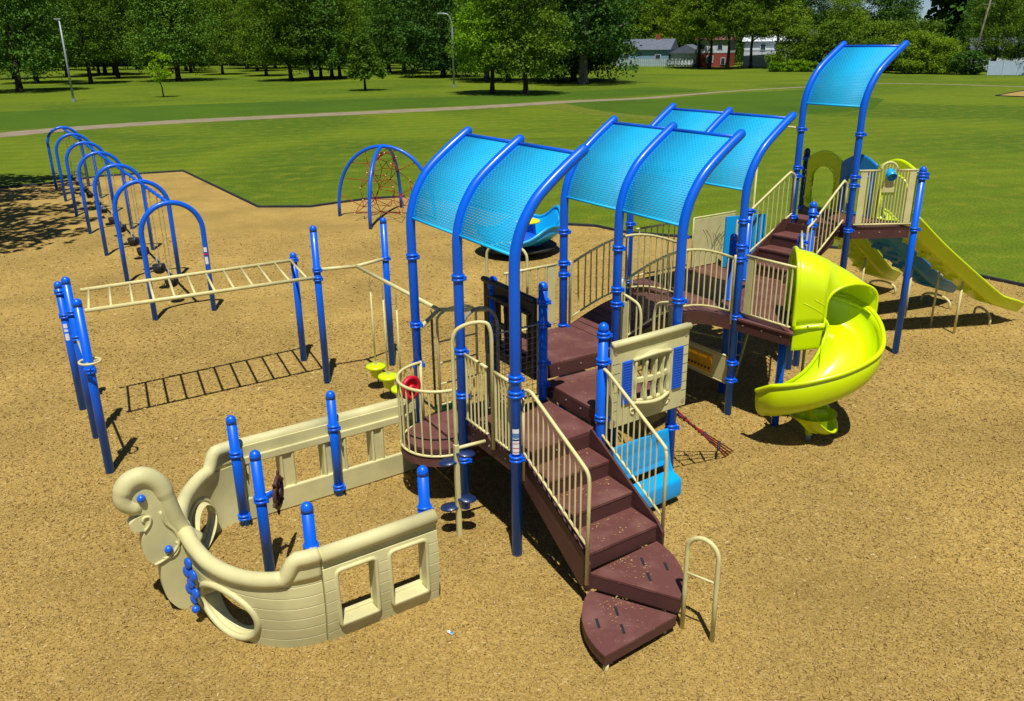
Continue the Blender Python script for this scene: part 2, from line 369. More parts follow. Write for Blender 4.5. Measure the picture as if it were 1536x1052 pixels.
def smooth_path(pts, n=6):
    "Catmull-Rom through pts"
    P = [Vector(p) for p in pts]; P = [P[0]*2-P[1]] + P + [P[-1]*2-P[-2]]; out = []
    for i in range(1, len(P)-2):
        for k in range(n):
            t = k/n; a,b,c,d = P[i-1:i+3]
            out.append(.5*((2*b)+(c-a)*t+(2*a-5*b+4*c-d)*t*t+(3*b-a-3*c+d)*t**3))
    out.append(P[-2]); return out

# play-structure frame: a runs along the front towards the right foreground, b away to the right
O0 = Vector((.0316, 8.2371)); UA = Vector((math.cos(math.radians(-58.727)), math.sin(math.radians(-58.727)))); WA = Vector((math.cos(math.radians(34.365)), math.sin(math.radians(34.365))))
def S(a, b, z=0.):
    q = O0 + UA*(a*1.2234) + WA*(b*1.2041); return (q.x, q.y, z)
PR = .058                                                  # post radius
ANG_U = math.radians(-58.727); ANG_W = math.radians(34.365)

# ------------------------------------------------------------------ ground, mulch, paths
random.seed(5)
mulch_poly = [(-26,34.2),(-21.4,35.6),(-20,36.4),(-18.5,38.6),(-15.3,40.0),(-9.1,30.4),(-7.2,30.3),(-6.4,31.0),(-5.2,31.9),(-4.0,32.2),(-2.2,31.2),(.2,28.2),(1.8,26.6),(2.7,26.3),(3.5,25.3),(6,24.2),(9.2,22.9),(11.2,20.1),(12.0,18.9),(13.5,16),(15,4),(8,-5),(-8,-6),(-22,2)]
mb = MB(); mb.add([(-1500,-200,0),(1500,-200,0),(1500,3000,0),(-1500,3000,0)], [(0,1,2,3)]); struct('grass_lawn', mb, M['lawn'])
mb = MB(); mb.add([(x,y,.012) for x,y in mulch_poly], [tuple(range(len(mulch_poly)))[::-1]]); struct('mulch_ground', mb, M['mulch'])
def ribbon(pts, w, z):
    mb = MB(); L = []; R_ = []
    for i,p in enumerate(pts):
        a = Vector(pts[max(0,i-1)]); b = Vector(pts[min(len(pts)-1,i+1)]); d = (b-a).normalized(); n = Vector((-d.y,d.x)); ww = w[i] if isinstance(w, list) else w
        L.append((p[0]+n.x*ww/2, p[1]+n.y*ww/2, z)); R_.append((p[0]-n.x*ww/2, p[1]-n.y*ww/2, z))
    N = len(pts); mb.add(L+R_, [(i+N,i+1+N,i+1,i) for i in range(N-1)]); return mb
def cr2(pts, n=5): return [(v.x, v.y) for v in smooth_path([(p[0],p[1],0) for p in pts], n)]
path_pts = cr2([(-60,28),(-44,46),(-35.5,57.5),(-32.4,62.4),(-26.8,67.4),(-19.9,71.3),(-14.8,73.7),(-9.5,76.3),(-2.7,80),(5.7,85.9),(13.4,89.7),(16.6,92.4),(25.7,100.8),(36,107.6),(46.9,113.5),(53.9,110.8),(60.4,102.2),(74,86),(92,66)])
struct('footpath', ribbon(path_pts, [3.4 if x < 0 else max(1.3, 3.2-x*.08) for x,y in path_pts], .008), M['path'])
# long grass either side of the path and the dry mown edge
def patch(name, poly, m, z):
    mb = MB(); mb.add([(x,y,z) for x,y in poly], [tuple(range(len(poly)))]); 
    return struct(name, mb, m)
patch('meadow_strip', [(-60,50),(-36,63),(-26.5,70.5),(-15,77),(-2,83),(8,91),(16,96),(24,104),(18,112),(4,102),(-8,96),(-19,93.5),(-34,88),(-50,80),(-80,66)], M['meadow'], .004)
patch('meadow_field', [(4,84),(7,74),(12,66.5),(20,66),(30,72),(36,84),(36,103),(26,98),(16,89)], M['meadow'], .0045)
patch('dry_grass_edge', cr2([(1.5,83.3),(4,76),(7.5,68.5),(12,63.8),(18,63)],3)+cr2([(19,66.2),(12,67.3),(8,73.5),(5.2,83.8)],3), M['straw'], .006)

# loose chips lying on the wood fibre, densest near the viewer
def chips():
    rnd = random.Random(11); vs = []; fs = []
    def one(x, y, L):
        a = rnd.uniform(0,math.pi*2); w = L*rnd.uniform(.12,.3); t = rnd.gauss(0,.15); z = .013+rnd.random()*.012
        dx,dy = math.cos(a)*L/2, math.sin(a)*L/2; nx,ny = -math.sin(a)*w/2, math.cos(a)*w/2; dz = L/2*math.sin(t); o = len(vs); zz = z+abs(dz); r = rnd.gauss(0,.004)
        vs.extend([(x-dx-nx,y-dy-ny,zz-dz-r),(x+dx-nx,y+dy-ny,zz+dz-r),(x+dx+nx,y+dy+ny,zz+dz+r),(x-dx+nx,y-dy+ny,zz-dz+r)]); fs.append((o,o+1,o+2,o+3))
    for y0,y1,n,L0,L1 in ((-1,4.6,90000,.01,.026),(4.6,8,165000,.008,.023),(8,12,150000,.01,.03),(12,17,80000,.02,.045),(17,26,50000,.025,.055)):
        for k in range(n):
            y = rnd.uniform(y0,y1); hw = max(y,2)*.68+4.5; x = rnd.uniform(-hw,hw)
            if x > 14 or (y < 4 and (x > 12 or x < -12)): continue
            if y > 17 and x > 12-(y-18.9)*.72: continue
            if y > 22 and x > 4: continue
            one(x, y, rnd.uniform(L0,L1)*(1 if rnd.random() < .93 else 1.7))
    mb = MB(); mb.v = vs; mb.f = fs; mb.sm = [False]*len(fs); return struct('wood_chips', mb, M['chip'], kind='stuff')
chips()

def border(name, pts, label, seg=1.8):
    t = thing(name, label, 'border', (pts[0][0],pts[0][1],0))
    for i in range(len(pts)-1):
        a = Vector(pts[i]); b = Vector(pts[i+1]); L = (b-a).length; n = max(1, round(L/seg))
        for k in range(n):
            p = a.lerp(b, k/n); q = a.lerp(b, (k+1)/n-.012/L*1.5)
            obj('border_timber', MB().beam((p.x,p.y,.035),(q.x,q.y,.035),.07,.11), M['kerb'], t, bevel=.015)
    return t
border('playground_border', [(-26,34.2)]+mulch_poly[1:10], 'dark plastic edging between wood chips and lawn beyond the swings and rope dome')
border('playground_border', mulch_poly[10:20], 'dark plastic edging between wood chips and lawn behind the triple slides')
pit = [(48.3,87),(55.3,94.5),(66,97),(66,82),(52,81)]
patch('far_mulch_pit', pit, M['mulch'], .012)
border('playground_border', pit+[pit[0]], 'black edging round the separate wood chip pit far off at right', 3)

# ------------------------------------------------------------------ posts, canopies
def collar(z, x, y, parent, r=.074, double=True):
    mb = MB()
    for dz in ((-.022,.022) if double else (0,)): mb.lathe((x,y,z+dz), [(PR,-.016),(r,-.013),(r+.004,0),(r,.013),(PR,.016)], 18)
    mb.cyl((x,y,z-.02), PR+.008, .04, 18); mb.box((x+.075,y-.035,z), (.045,.022,.05), -.45); mb.cyl((x+.08,y-.055,z), .008, .03, 6, (.4,-.9,0))
    return obj('collar', mb, M['blue'], parent)
def post(x, y, z, label, cols=(), name='support_post', group='straight blue support posts with domed caps', m='blue'):
    t = thing(name, label, 'post', (x,y,0), group)
    obj('pole', MB().tube([(x,y,-.05),(x,y,z-.1)], PR, 20), M[m], t)
    obj('post_cap', MB().tube([(x,y,z-.1),(x,y,z-PR)], PR+.002, 20, dome=True), M[m], t)
    for c in cols: collar(c, x, y, t)
    return t
PROF = [(0,3.3),(.004,3.42),(.02,3.54),(.055,3.67),(.105,3.79),(.17,3.9),(.26,4.02),(.38,4.13),(.54,4.25),(.7,4.36),(.87,4.47)]
def canopy(label, roots, dz, panels, collars, dirv, bot=3.28):
    t = thing('shade_canopy', label, 'canopy', (roots[0][0],roots[0][1],0), 'curved perforated shade canopies')
    for i,(x,y) in enumerate(roots):
        pts = [(x,y,-.05),(x,y,3.0+dz)] + [tuple(v) for v in smooth_path([(x+dirv[0]*q, y+dirv[1]*q, z+dz) for q,z in PROF], 3)]
        p = obj('bent_post', MB().tube(pts, PR, 20, dome=True), M['blue'], t)
        for c in collars[i]: collar(c, x, y, p)
    prof = [(q,z) for q,z in PROF if z >= bot]
    # even arc-length sampling of the curved profile
    P = smooth_path([(q,z,0) for q,z in PROF], 8); L = [0]
    for i in range(1,len(P)): L.append(L[-1]+(P[i]-P[i-1]).length)
    def at(sv):
        sv = max(0,min(L[-1],sv))
        for i in range(1,len(L)):
            if L[i] >= sv: f = (sv-L[i-1])/max(1e-9,L[i]-L[i-1]); v = P[i-1].lerp(P[i],f); d = (P[i]-P[i-1]).normalized(); return v, d
    for i in range(panels):
        A = Vector(roots[i]); B = Vector(roots[i+1]); e = (B-A); W_ = e.length; e.normalize()
        w0, w1 = PR-.012, W_-PR+.012; nx = 18; pw = (w1-w0-.06)/nx
        rows = 44; s0, s1 = .2, L[-1]-.05; pr = (s1-s0-.05)/rows
        us = [w0,w0+.03]; 
        mb = MB(); vs = mb.v; fs = mb.f
        def pt(u, sv):
            v,d = at(sv); off = .0
            return (A.x+e.x*u+dirv[0]*v.x, A.y+e.y*u+dirv[1]*v.x, v.y+dz-.018)
        def quad(u0,u1,a,b):
            o = len(vs); vs.extend([pt(u0,a),pt(u1,a),pt(u1,b),pt(u0,b)]); fs.append((o,o+1,o+2,o+3)); mb.sm.append(True)
        quad(w0,w1,s0,s0+.025); quad(w0,w1,s1-.025,s1)
        for r in range(rows):
            a = s0+.025+r*pr; b = a+pr; h0 = a+pr*.41; h1 = a+pr*.59
            sh = .5*pw if r%2 else 0.
            lo = w0+.03+sh; hi = lo+pw*(nx-(1 if r%2 else 0))
            quad(w0,w1,a,h0); quad(w0,w1,h1,b)
            k = nx-(1 if r%2 else 0); x_ = w0
            for c in range(k):
                ha = lo+c*pw+pw*.2; hb = lo+(c+1)*pw-pw*.22
                quad(x_,ha,h0,h1); x_ = hb
            quad(x_,w1,h0,h1)
        obj('roof_panel', mb, M['sky'], t, solid=.004)
        for sv,rr,nm in ((.2,.017,'roof_lower_rail'),(L[-1]-.045,.022,'roof_upper_rail')):
            v,d = at(sv)
            p0 = (A.x+e.x*w0+dirv[0]*v.x, A.y+e.y*w0+dirv[1]*v.x, v.y+dz-.012); p1 = (A.x+e.x*w1+dirv[0]*v.x, A.y+e.y*w1+dirv[1]*v.x, v.y+dz-.012)
            obj(nm, MB().tube([p0,p1], rr, 8), M['sky' if nm=='roof_lower_rail' else 'blue'], t)
    return t
dW = (WA.x, WA.y)
c1 = canopy('nearest of the curved sky blue perforated canopies, over the deck above the brown stairs', [S(-2,0)[:2],S(-1,0)[:2],S(0,0)[:2]], 0, 2, [(3.0,2.1,1.55,.65),(3.0,2.11,1.55,.69),(2.18,2.0,1.24)], dW)
canopy('middle curved sky blue canopy over the entrance of the arched bridge', [S(-2,2)[:2],S(-1,2)[:2],S(-.02,1.98)[:2]], 0, 2, [(3.0,2.55,2.38,1.6),(3.0,2.45,2.25,1.6),(2.6,1.6,.95)], dW)
canopy('third curved sky blue canopy, partly hidden behind the middle one, above the map panel deck', [S(-3.05,3.95)[:2],S(-2.02,3.98)[:2],S(-1.017,3.994)[:2]], 0, 2, [(2.6,1.6),(2.6,1.6),(3.05,2.68,2.49,1.6,.87,.585)], dW)
YP = (5.915,14.576); ZP = (7.103,14.624); XP = (5.25,15.57); GP = (5.83,16.8)
canopy('tall narrow single-panel blue canopy on the tower above the three slides', [XP, YP], .94, 1, [(3.98,3.3,3.15,2.4),(3.98,3.27,3.12,2.34)], (math.cos(math.radians(30)), math.sin(math.radians(30))))
for a,b,z,cl,lb in ((0,1,2.56,(2.42,2.1,1.4),'capped blue post at the left edge of the cream window panel'),
                 (-1,1,2.75,(2.5,2.2,1.7,1.4),'capped blue post at the right end of the dark brown panel'),
                 (-2,1,2.55,(2.42,1.6),'capped blue post at the far left end of the dark brown panel')):
    x,y,_ = S(a,b); post(x,y,z,lb,cl)
post(4.886,13.89,2.46,'short capped blue post just behind the hood of the lime spiral slide',(2.3,2.1))
x,y,_ = S(-1.6,6.1); post(x,y,2.95,'capped blue post at the foot of the upper stair handrail',(2.75,2.55))
post(ZP[0],ZP[1],3.43,'tall capped blue post at the right front corner of the slide tower',(3.3,3.24,2.34))
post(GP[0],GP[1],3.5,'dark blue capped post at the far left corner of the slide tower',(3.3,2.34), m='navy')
x,y,_ = S(-1.55,4.45); post(x,y,2.68,'plain blue post with a domed top left of the bent post by the map panel',(1.6,))
x,y,_ = S(-2.1,5.35); post(x,y,2.85,'capped blue post peeking out behind the bent post beside the map panel deck',(2.8,1.6))
for a,b,lb in ((-.45,4.25,'dark shaded blue leg under the deck beside the spiral slide'),(-1.7,6.0,'shaded blue leg under the foot of the upper stairs')):
    x,y,_ = S(a,b); t = thing('support_post', lb, 'post', (x,y,0), 'blue legs under the decks'); obj('pole', MB().tube([(x,y,-.05),(x,y,1.5)], PR, 16), M['blue'], t); obj('top_plate', MB().cyl((x,y,1.5), .09, .03, 16), M['blue'], t)

# ------------------------------------------------------------------ decks
def deck(label, poly, z, extra=None, h=.17, name='deck_platform'):
    t = thing(name, label, 'deck', (poly[0][0],poly[0][1],0), 'brown coated platforms')
    obj('deck_surface', MB().prism(poly, z-.03, z), M['deck'], t, bevel=.008)
    n = len(poly); cx = sum(p[0] for p in poly)/n; cy = sum(p[1] for p in poly)/n
    for i in range(n):
        a = Vector(lerp(poly[i][:2],(cx,cy),.02)); b = Vector(lerp(poly[(i+1)%n][:2],(cx,cy),.02))
        d = (b-a).normalized()
        a2 = a+d*.02; b2 = b-d*.02
        sk = obj('skirt', MB().beam((a2.x,a2.y,z-.03-h/2),(b2.x,b2.y,z-.03-h/2),.02,h-.004), M['deckedge'], t)
        L = (b-a).length; nb = int(L/.3)
        if nb > 1:
            nn = Vector((d.y,-d.x)); 
            if nn.dot(a-Vector((cx,cy))) < 0: nn = -nn
            mb = MB()
            for k in range(nb):
                p = a.lerp(b,(k+.5)/nb)+nn*.01; mb.cyl((p.x,p.y,z-.09),.011,.008,8,(nn.x,nn.y,0))
            bo = obj('bolt', mb, M['steelbolt'], sk); bo['kind'] = 'stuff'
    return t
def P2(*ab): return [S(a,b)[:2] for a,b in ab]
deck('lowest square brown deck at the top of the stairs', P2((-.06,.02),(-.1,1.02),(-.98,1.02),(-.98,.02)), 1.2)
deck('brown deck one step up behind the cream window panel', P2((-.02,1.06),(-.02,1.98),(-1.0,1.98),(-1.05,1.06)), 1.4)
deck('brown deck at the left end of the arched bridge', P2((-1.08,1.1),(-1.05,2.02),(-1.1,2.1),(-2.0,2.12),(-2.0,1.08)), 1.6)
R_ = S(-1.017,3.994)
hexd = [S(-1.0,3.96)[:2],(3.96,11.2),(4.36,12.42),(4.74,13.89),(4.32,14.46),S(-3.05,6.05)[:2],S(-3.05,3.95)[:2]]
deck('large brown deck between the arched bridge, the spiral slide and the upper stairs', hexd, 1.6)
tow = [(YP[0]+.03,YP[1]+.02),(ZP[0]-.04,ZP[1]+.02),(GP[0]+.03,GP[1]-.06),(XP[0]+.05,XP[1])]
deck('highest brown deck, on top of the tower at the head of the slides', tow, 2.38)
deck('small lower deck between the first canopy posts next to the round balcony', P2((-1.04,.03),(-1.04,.95),(-1.96,.95),(-1.96,.03)), .8)

# ------------------------------------------------------------------ stairs
def rail_run(name, label, path_top, path_bot, nb, group='beige barred guard rails', r=.019, ends=True, parent=None):
    """barred rail: path_top / path_bot are polylines of equal parametrisation"""
    t = parent or thing(name, label, 'guard rail', (path_top[0][0],path_top[0][1],0), group)
    obj('top_rail', MB().tube(path_top, r, 10), M['beige'], t)
    obj('bottom_rail', MB().tube(path_bot, r*.8, 8), M['beige'], t)
    def at(path, f):
        Ls = [0]
        for i in range(1,len(path)): Ls.append(Ls[-1]+(Vector(path[i])-Vector(path[i-1])).length)
        sv = f*Ls[-1]
        for i in range(1,len(path)):
            if Ls[i] >= sv-1e-9: return Vector(path[i-1]).lerp(Vector(path[i]), (sv-Ls[i-1])/max(1e-9,Ls[i]-Ls[i-1]))
        return Vector(path[-1])
    for k in range(nb):
        f = (k+.5)/nb if not ends else k/(nb-1)
        a = at(path_bot, f); 
        # find top point vertically above by nearest xy
        best = min((at(path_top, g/60) for g in range(61)), key=lambda q: (q.x-a.x)**2+(q.y-a.y)**2)
        obj('baluster', MB().tube([(a.x,a.y,a.z),(best.x,best.y,best.z)], .0115, 8, cap=False), M['beige'], t)
    return t
st = thing('staircase', 'lower straight brown stairs of four steps with beige barred handrails', 'stairs', S(.45,.5))
for i,(a0,a1,z) in enumerate(((.94,.58,.6),(.59,.23,.8),(.24,-.11,1.0))):
    tr = obj('tread', MB().prism(P2((a0,.14),(a0,.92),(a1,.92),(a1,.14)), z-.03, z), M['deck'], st, bevel=.008)
    obj('riser', MB().prism(P2((a0-.005,.145),(a0-.005,.915),(a0-.03,.915),(a0-.03,.145)), z-.2, z-.034), M['deckedge'], tr)
    mbn = MB()
    for k in range(2): mbn.prism(P2((a0+.004,.14+.05+k*.6),(a0+.004,.17+.05+k*.6),(a0-.02,.17+.05+k*.6),(a0-.02,.14+.05+k*.6)), z-.012, z+.002)
obj('riser', MB().prism(P2((-.085,.145),(-.085,.915),(-.11,.915),(-.11,.145)), 1.0, 1.166), M['deckedge'], st)
for bb in (.105,.955):
    sd1 = [S(.99,bb,.2),S(.99,bb,.52),S(.9,bb,.62),S(-.06,bb,1.22),S(-.1,bb,1.22),S(-.1,bb,.92),S(.86,bb,.2)]
    obj('stringer', MB().plate(sd1, .03, (UA.y,-UA.x,0)), M['deckedge'], st, bevel=.005)
topL = smooth_path([S(.0,.07,2.0),S(.05,.07,2.04),S(.14,.07,2.06),S(.24,.07,2.01),S(.55,.07,1.83),S(.9,.07,1.63),S(.98,.07,1.56),S(1.0,.07,1.45),S(1.0,.07,1.2)],4)+[Vector(S(.995,.07,.3))]
rl = thing('handrail', 'left beige barred handrail of the lower stairs, starting at the tall front post', 'handrail', S(.5,.07), 'beige stair handrails')
obj('top_rail', MB().tube(topL, .02, 10), M['beige'], rl)
obj('bottom_rail', MB().tube([S(.02,.07,1.29),S(.97,.07,.76)], .015, 8), M['beige'], rl)
obj('end_post', MB().tube([S(.02,.07,.95),S(.02,.07,2.02)], .016, 8), M['beige'], rl)
def zt(a, c): return 2.06-(a-.14)*.567 if a > .14 else 2.05
for k in range(11):
    a = .1+k*.079; obj('baluster', MB().tube([S(a,.07,1.29-(a-.02)*.558),S(a,.07,zt(a,0))], .0105, 8, cap=False), M['beige'], rl)
rr = thing('handrail', 'right beige barred handrail of the lower stairs, in front of the blue bench', 'handrail', S(.5,.97), 'beige stair handrails')
topR = smooth_path([S(-.05,.99,1.3),S(-.055,.99,1.85),S(-.04,.99,1.95),S(.02,.99,2.02),S(.1,.99,2.0),S(.22,.99,1.93),S(.86,.99,1.53),S(.92,.99,1.46),S(.94,.99,1.35),S(.94,.99,1.1)],4)+[Vector(S(.94,.99,.4))]
obj('top_rail', MB().tube(topR, .02, 10), M['beige'], rr)
obj('bottom_rail', MB().tube([S(-.05,.99,1.25),S(.92,.99,.67)], .015, 8), M['beige'], rr)
for k in range(11):
    a = .02+k*.079; obj('baluster', MB().tube([S(a,.99,1.25-(a+.05)*.598),S(a,.99,2.0-(a-.1)*.615 if a > .1 else 2.01)], .0105, 8, cap=False), M['beige'], rr)
# two wedge steps
def wedge(label, apex, p0, p1, z, h, leg=None):
    A = Vector(S(*apex)[:2]); a = Vector(S(*p0)[:2])-A; b = Vector(S(*p1)[:2])-A
    a0 = math.atan2(a.y,a.x); a1 = math.atan2(b.y,b.x); d = (a1-a0+math.pi)%(2*math.pi)-math.pi; r0,r1 = a.length,b.length
    poly = [(A.x,A.y)]+[(A.x+(r0+(r1-r0)*k/14)*math.cos(a0+d*k/14), A.y+(r0+(r1-r0)*k/14)*math.sin(a0+d*k/14)) for k in range(15)]
    t = thing('wedge_step', label, 'step', (A.x,A.y,0), 'wedge shaped bottom steps')
    s1 = obj('deck_surface', MB().prism(poly, z-.025, z), M['deck'], t, bevel=.006)
    inner = [lerp(p,(A.x+(a.x+b.x)*.33,A.y+(a.y+b.y)*.33),.012) for p in poly]
    obj('skirt', MB().prism(inner, z-h, z-.027), M['deckedge'], t)
    mid = Vector((A.x+(a.x+b.x)*.36, A.y+(a.y+b.y)*.36)); dr = (a+b).normalized(); pn = Vector((-dr.y,dr.x))
    for u,v in ((.0,.14),(.0,-.13),(.22,.03)):
        c = mid+dr*u+pn*v; ax = math.atan2(dr.y,dr.x)+math.pi/2
        obj('drain_slot', MB().box((c.x,c.y,z+.0015), (.14,.028,.004), ax), M['black'], t)
    for px,py in ((.92,0),):
        q = A+b*.93; 
    return t
w1 = wedge('lowest wedge shaped brown step, at the very foot of the stairs', (1.66,.5), (1.0,.1), (1.69,-.29), .22, .12)
x,y,_ = S(1.66,-.25); obj('step_leg', MB().tube([(x,y,-.05),(x,y,.12)], .028, 10), M['beige'], w1)
x,y,_ = S(1.6,.42); obj('step_leg', MB().tube([(x,y,-.05),(x,y,.12)], .028, 10), M['beige'], w1)
w2 = wedge('upper wedge shaped brown step, joining the straight stairs', (.98,.11), (1.66,.52), (.955,.91), .41, .18)
for ab in ((1.5,.5),(1.0,.75)):
    x,y,_ = S(*ab); obj('step_leg', MB().tube([(x,y,-.05),(x,y,.23)], .028, 10), M['beige'], w2)
rnd = random.Random(9); cv = []; cf = []
def spill(a0,a1,b0,b1,z,n):
    for k in range(n):
        x,y,_ = S(rnd.uniform(a0,a1) if rnd.random() < .4 else a1+(a0-a1)*rnd.random()**3, rnd.uniform(b0,b1)); L = rnd.uniform(.004,.013); w = L*.3; an = rnd.uniform(0,6.3); c_,s_ = math.cos(an),math.sin(an); o = len(cv); zz = z+.003+rnd.random()*.004
        cv.extend([(x-c_*L+s_*w,y-s_*L-c_*w,zz),(x+c_*L+s_*w,y+s_*L-c_*w,zz+.003),(x+c_*L-s_*w,y+s_*L+c_*w,zz+.002),(x-c_*L-s_*w,y-s_*L+c_*w,zz)]); cf.append((o,o+1,o+2,o+3))
spill(.9,.62,.18,.88,.6,60); spill(.55,.28,.18,.88,.8,45); spill(.2,-.08,.18,.88,1.0,40); spill(-.15,-.9,.1,.9,1.2,60); spill(-.1,-.9,1.1,1.9,1.4,40); spill(-1.15,-1.9,1.2,1.9,1.6,40)
spill(1.3,.99,.3,.6,.41,50); spill(1.6,1.2,.0,.35,.22,60)
mbc = MB(); mbc.add(cv, cf); struct('spilled_wood_chips', mbc, M['chip'], kind='stuff')
# free standing hand loop
p0 = Vector(S(1.646,.584)); p1 = Vector(S(1.897,.677)); d = p1-p0; hl = thing('hand_loop', 'free standing beige loop handrail planted in the wood chips beside the wedge steps', 'handrail', tuple(p0))
pts = [tuple(p0+Vector((0,0,-.05))),tuple(p0+Vector((0,0,.5))),tuple(p0+Vector((0,0,.92)))]
pts += [tuple(p0+d*.5+d*(-.5*math.cos(t))+Vector((0,0,.93+.17*math.sin(t)))) for t in [math.pi*k/12 for k in range(13)]]
pts += [tuple(p1+Vector((0,0,.92))),tuple(p1+Vector((0,0,.5))),tuple(p1+Vector((0,0,-.05)))]
obj('loop_tube', MB().tube(pts, .0235, 12), M['beige'], hl)
obj('cross_bar', MB().tube([tuple(p0+Vector((0,0,.67))),tuple(p1+Vector((0,0,.67)))], .012, 8), M['beige'], hl)

# upper stairs to the tower
us = thing('staircase', 'upper brown stairs climbing from the large deck to the slide tower', 'stairs', S(-2,6.2))
uL, uR = -2.45, -1.68
for i,(b0,b1,z) in enumerate(((5.72,6.02,1.8),(6.0,6.3,2.0),(6.28,6.62,2.2))):
    tr = obj('tread', MB().prism(P2((uL+.04,b0-.02),(uR,b0+.06),(uR,b1+.06),(uL+.04,b1)), z-.03, z), M['deck'], us, bevel=.008)
    obj('riser', MB().prism(P2((uL+.04,b0-.01),(uR,b0+.07),(uR,b0+.09),(uL+.04,b0+.01)), z-.2, z-.034), M['deckedge'], tr)
obj('riser', MB().prism(P2((uL+.04,6.6),(uR,6.68),(uR,6.7),(uL+.04,6.62)), 2.2, 2.36), M['deckedge'], us)
for aa in (uL,uR+.03):
    obj('stringer', MB().plate([S(aa,5.68,1.45),S(aa,5.68,1.72),S(aa,6.55,2.42),S(aa,6.72,2.42),S(aa,6.72,2.12)], .03, (WA.y,-WA.x,0)), M['deckedge'], us, bevel=.005)
def srail(label, A, B, za, zb, hr, n):
    A = Vector(A); B = Vector(B); t = thing('handrail', label, 'handrail', (A.x,A.y,0), 'beige stair handrails')
    def q(f, z): return (A.x+(B.x-A.x)*f, A.y+(B.y-A.y)*f, z)
    top = smooth_path([q(0,za+.05),q(0,za+hr-.08),q(.05,za+hr+.01),q(.15,za+hr+.07),q(.85,zb+hr-.04),q(.95,zb+hr),q(1.02,zb+hr-.06),q(1.03,zb+hr-.2)],4)+[Vector(q(1.03,zb+.1))]
    obj('top_rail', MB().tube(top, .02, 10), M['beige'], t)
    obj('bottom_rail', MB().tube([q(0,za),q(1.03,zb+.08)], .016, 8), M['beige'], t)
    for k in range(1,n):
        f = k/n; obj('baluster', MB().tube([q(f,za+(zb-za)*f+.03),q(f,za+hr+.0+(zb-za)*f)], .0105, 8, cap=False), M['beige'], t)
    return t
srail('far left beige barred handrail of the upper stairs', S(uL-.03,5.55)[:2], S(uL-.0,6.7)[:2], 1.72, 2.42, .82, 11)
srail('near right beige barred handrail of the upper stairs, ending at the tower post', (4.98,13.92), (YP[0]-.13,YP[1]-.02), 1.8, 2.45, .75, 9)

# ------------------------------------------------------------------ arched bridge
br = thing('arched_bridge', 'arched brown slatted bridge between the middle and third canopies', 'bridge', S(-1.5,3))
def zarch(b): return 1.6+.28*math.sin(math.pi*max(0,min(1,(b-2.08)/1.86)))
nP = 18
for k in range(nP):
    b0 = 2.1+1.86*k/nP; b1 = b0+1.86/nP-.01; z = zarch((b0+b1)/2); dz = (zarch(b1)-zarch(b0))/2
    A = [S(-1.06,b0),S(-1.06,b1),S(-1.96,b1),S(-1.96,b0)]
    zs = [z-dz,z+dz,z+dz,z-dz]; mb = MB()
    vs = [(p[0],p[1],q-.035) for p,q in zip(A,zs)]+[(p[0],p[1],q) for p,q in zip(A,zs)]
    mb.add(vs,[(0,1,2,3),(7,6,5,4),(0,4,5,1),(1,5,6,2),(2,6,7,3),(3,7,4,0)]); obj('plank', mb, M['deck'], br)
for aa in (-1.04,-1.98):
    mb = MB(); N = 20; vs = []
    for k in range(N+1):
        b = 2.08+1.9*k/N; z = zarch(b)
        for da,dz in ((-.012,-.19),(.012,-.19),(.012,.0),(-.012,.0)): vs.append(S(aa+da,b,z+dz-.005))
    fs = [(4*k+j,4*k+(j+1)%4,4*k+4+(j+1)%4,4*k+4+j) for k in range(N) for j in range(4)]+[(3,2,1,0),(4*N,4*N+1,4*N+2,4*N+3)]
    mb.add(vs, fs); obj('side_beam', mb, M['deckedge'], br)
for aa,lb in ((-1.03,'near curved beige rail of the arched bridge'),(-2.0,'far curved beige rail of the arched bridge')):
    bs = [2.14+1.74*k/16 for k in range(17)]
    top = [S(aa,b,zarch(b)+.9) for b in bs]; bot = [S(aa,b,zarch(b)+.09) for b in bs]
    t = rail_run('bridge_rail', lb, top, bot, 19, 'curved bridge rails')
    for b in (2.1,3.92): obj('end_post', MB().tube([S(aa,b,1.5),S(aa,b,2.5),S(aa,b,2.56)], .018, 8), M['beige'], t)

# ------------------------------------------------------------------ guard rails
def straight_rail(label, A, B, z0, z1, n, boards=(0,0), arch=None):
    A = Vector(A[:2]); B = Vector(B[:2]); L = (B-A).length
    def q(f,z): return (A.x+(B.x-A.x)*f, A.y+(B.y-A.y)*f, z)
    t = thing('guard_rail', label, 'guard rail', (A.x,A.y,0), 'beige barred guard rails')
    if arch:
        fa,fb,hh = arch
        top = [q(0,z1),q(fa,z1)]+[q((fa+fb)/2-(fb-fa)/2*math.cos(u),z1+hh*math.sin(u)) for u in [math.pi*k/10 for k in range(11)]]+[q(fb,z1),q(1,z1)]
    else: top = [q(0,z1),q(1,z1)]
    obj('top_rail', MB().tube(top, .019, 10), M['beige'], t)
    obj('bottom_rail', MB().tube([q(0,z0),q(1,z0)], .016, 8), M['beige'], t)
    f0 = .06+boards[0]/L; f1 = .94-boards[1]/L
    for k in range(n):
        f = f0+(f1-f0)*k/(n-1); zz = z1
        if arch and arch[0] < f < arch[1]: zz = z1+arch[2]*math.sin(math.acos(max(-1,min(1,1-2*(f-arch[0])/(arch[1]-arch[0])))))
        obj('baluster', MB().tube([q(f,z0),q(f,zz)], .0115 if 0<k<n-1 else .016, 8, cap=False), M['beige'], t)
    for w,f in ((boards[0],0),(boards[1],1)):
        if w:
            fc = (.025+w/2)/L if f == 0 else 1-(.025+w/2)/L; p = q(fc,(z0+z1)/2)
            obj('side_board', MB().box(p,(w,.02,z1-z0-.03),math.atan2(B.y-A.y,B.x-A.x)), M['beige'], t, bevel=.004)
    return t
straight_rail('beige barred rail left of the spiral slide entrance, with a board at its left end', S(-.96,4.04), (3.93,11.27), 1.68, 2.55, 9, (.12,0))
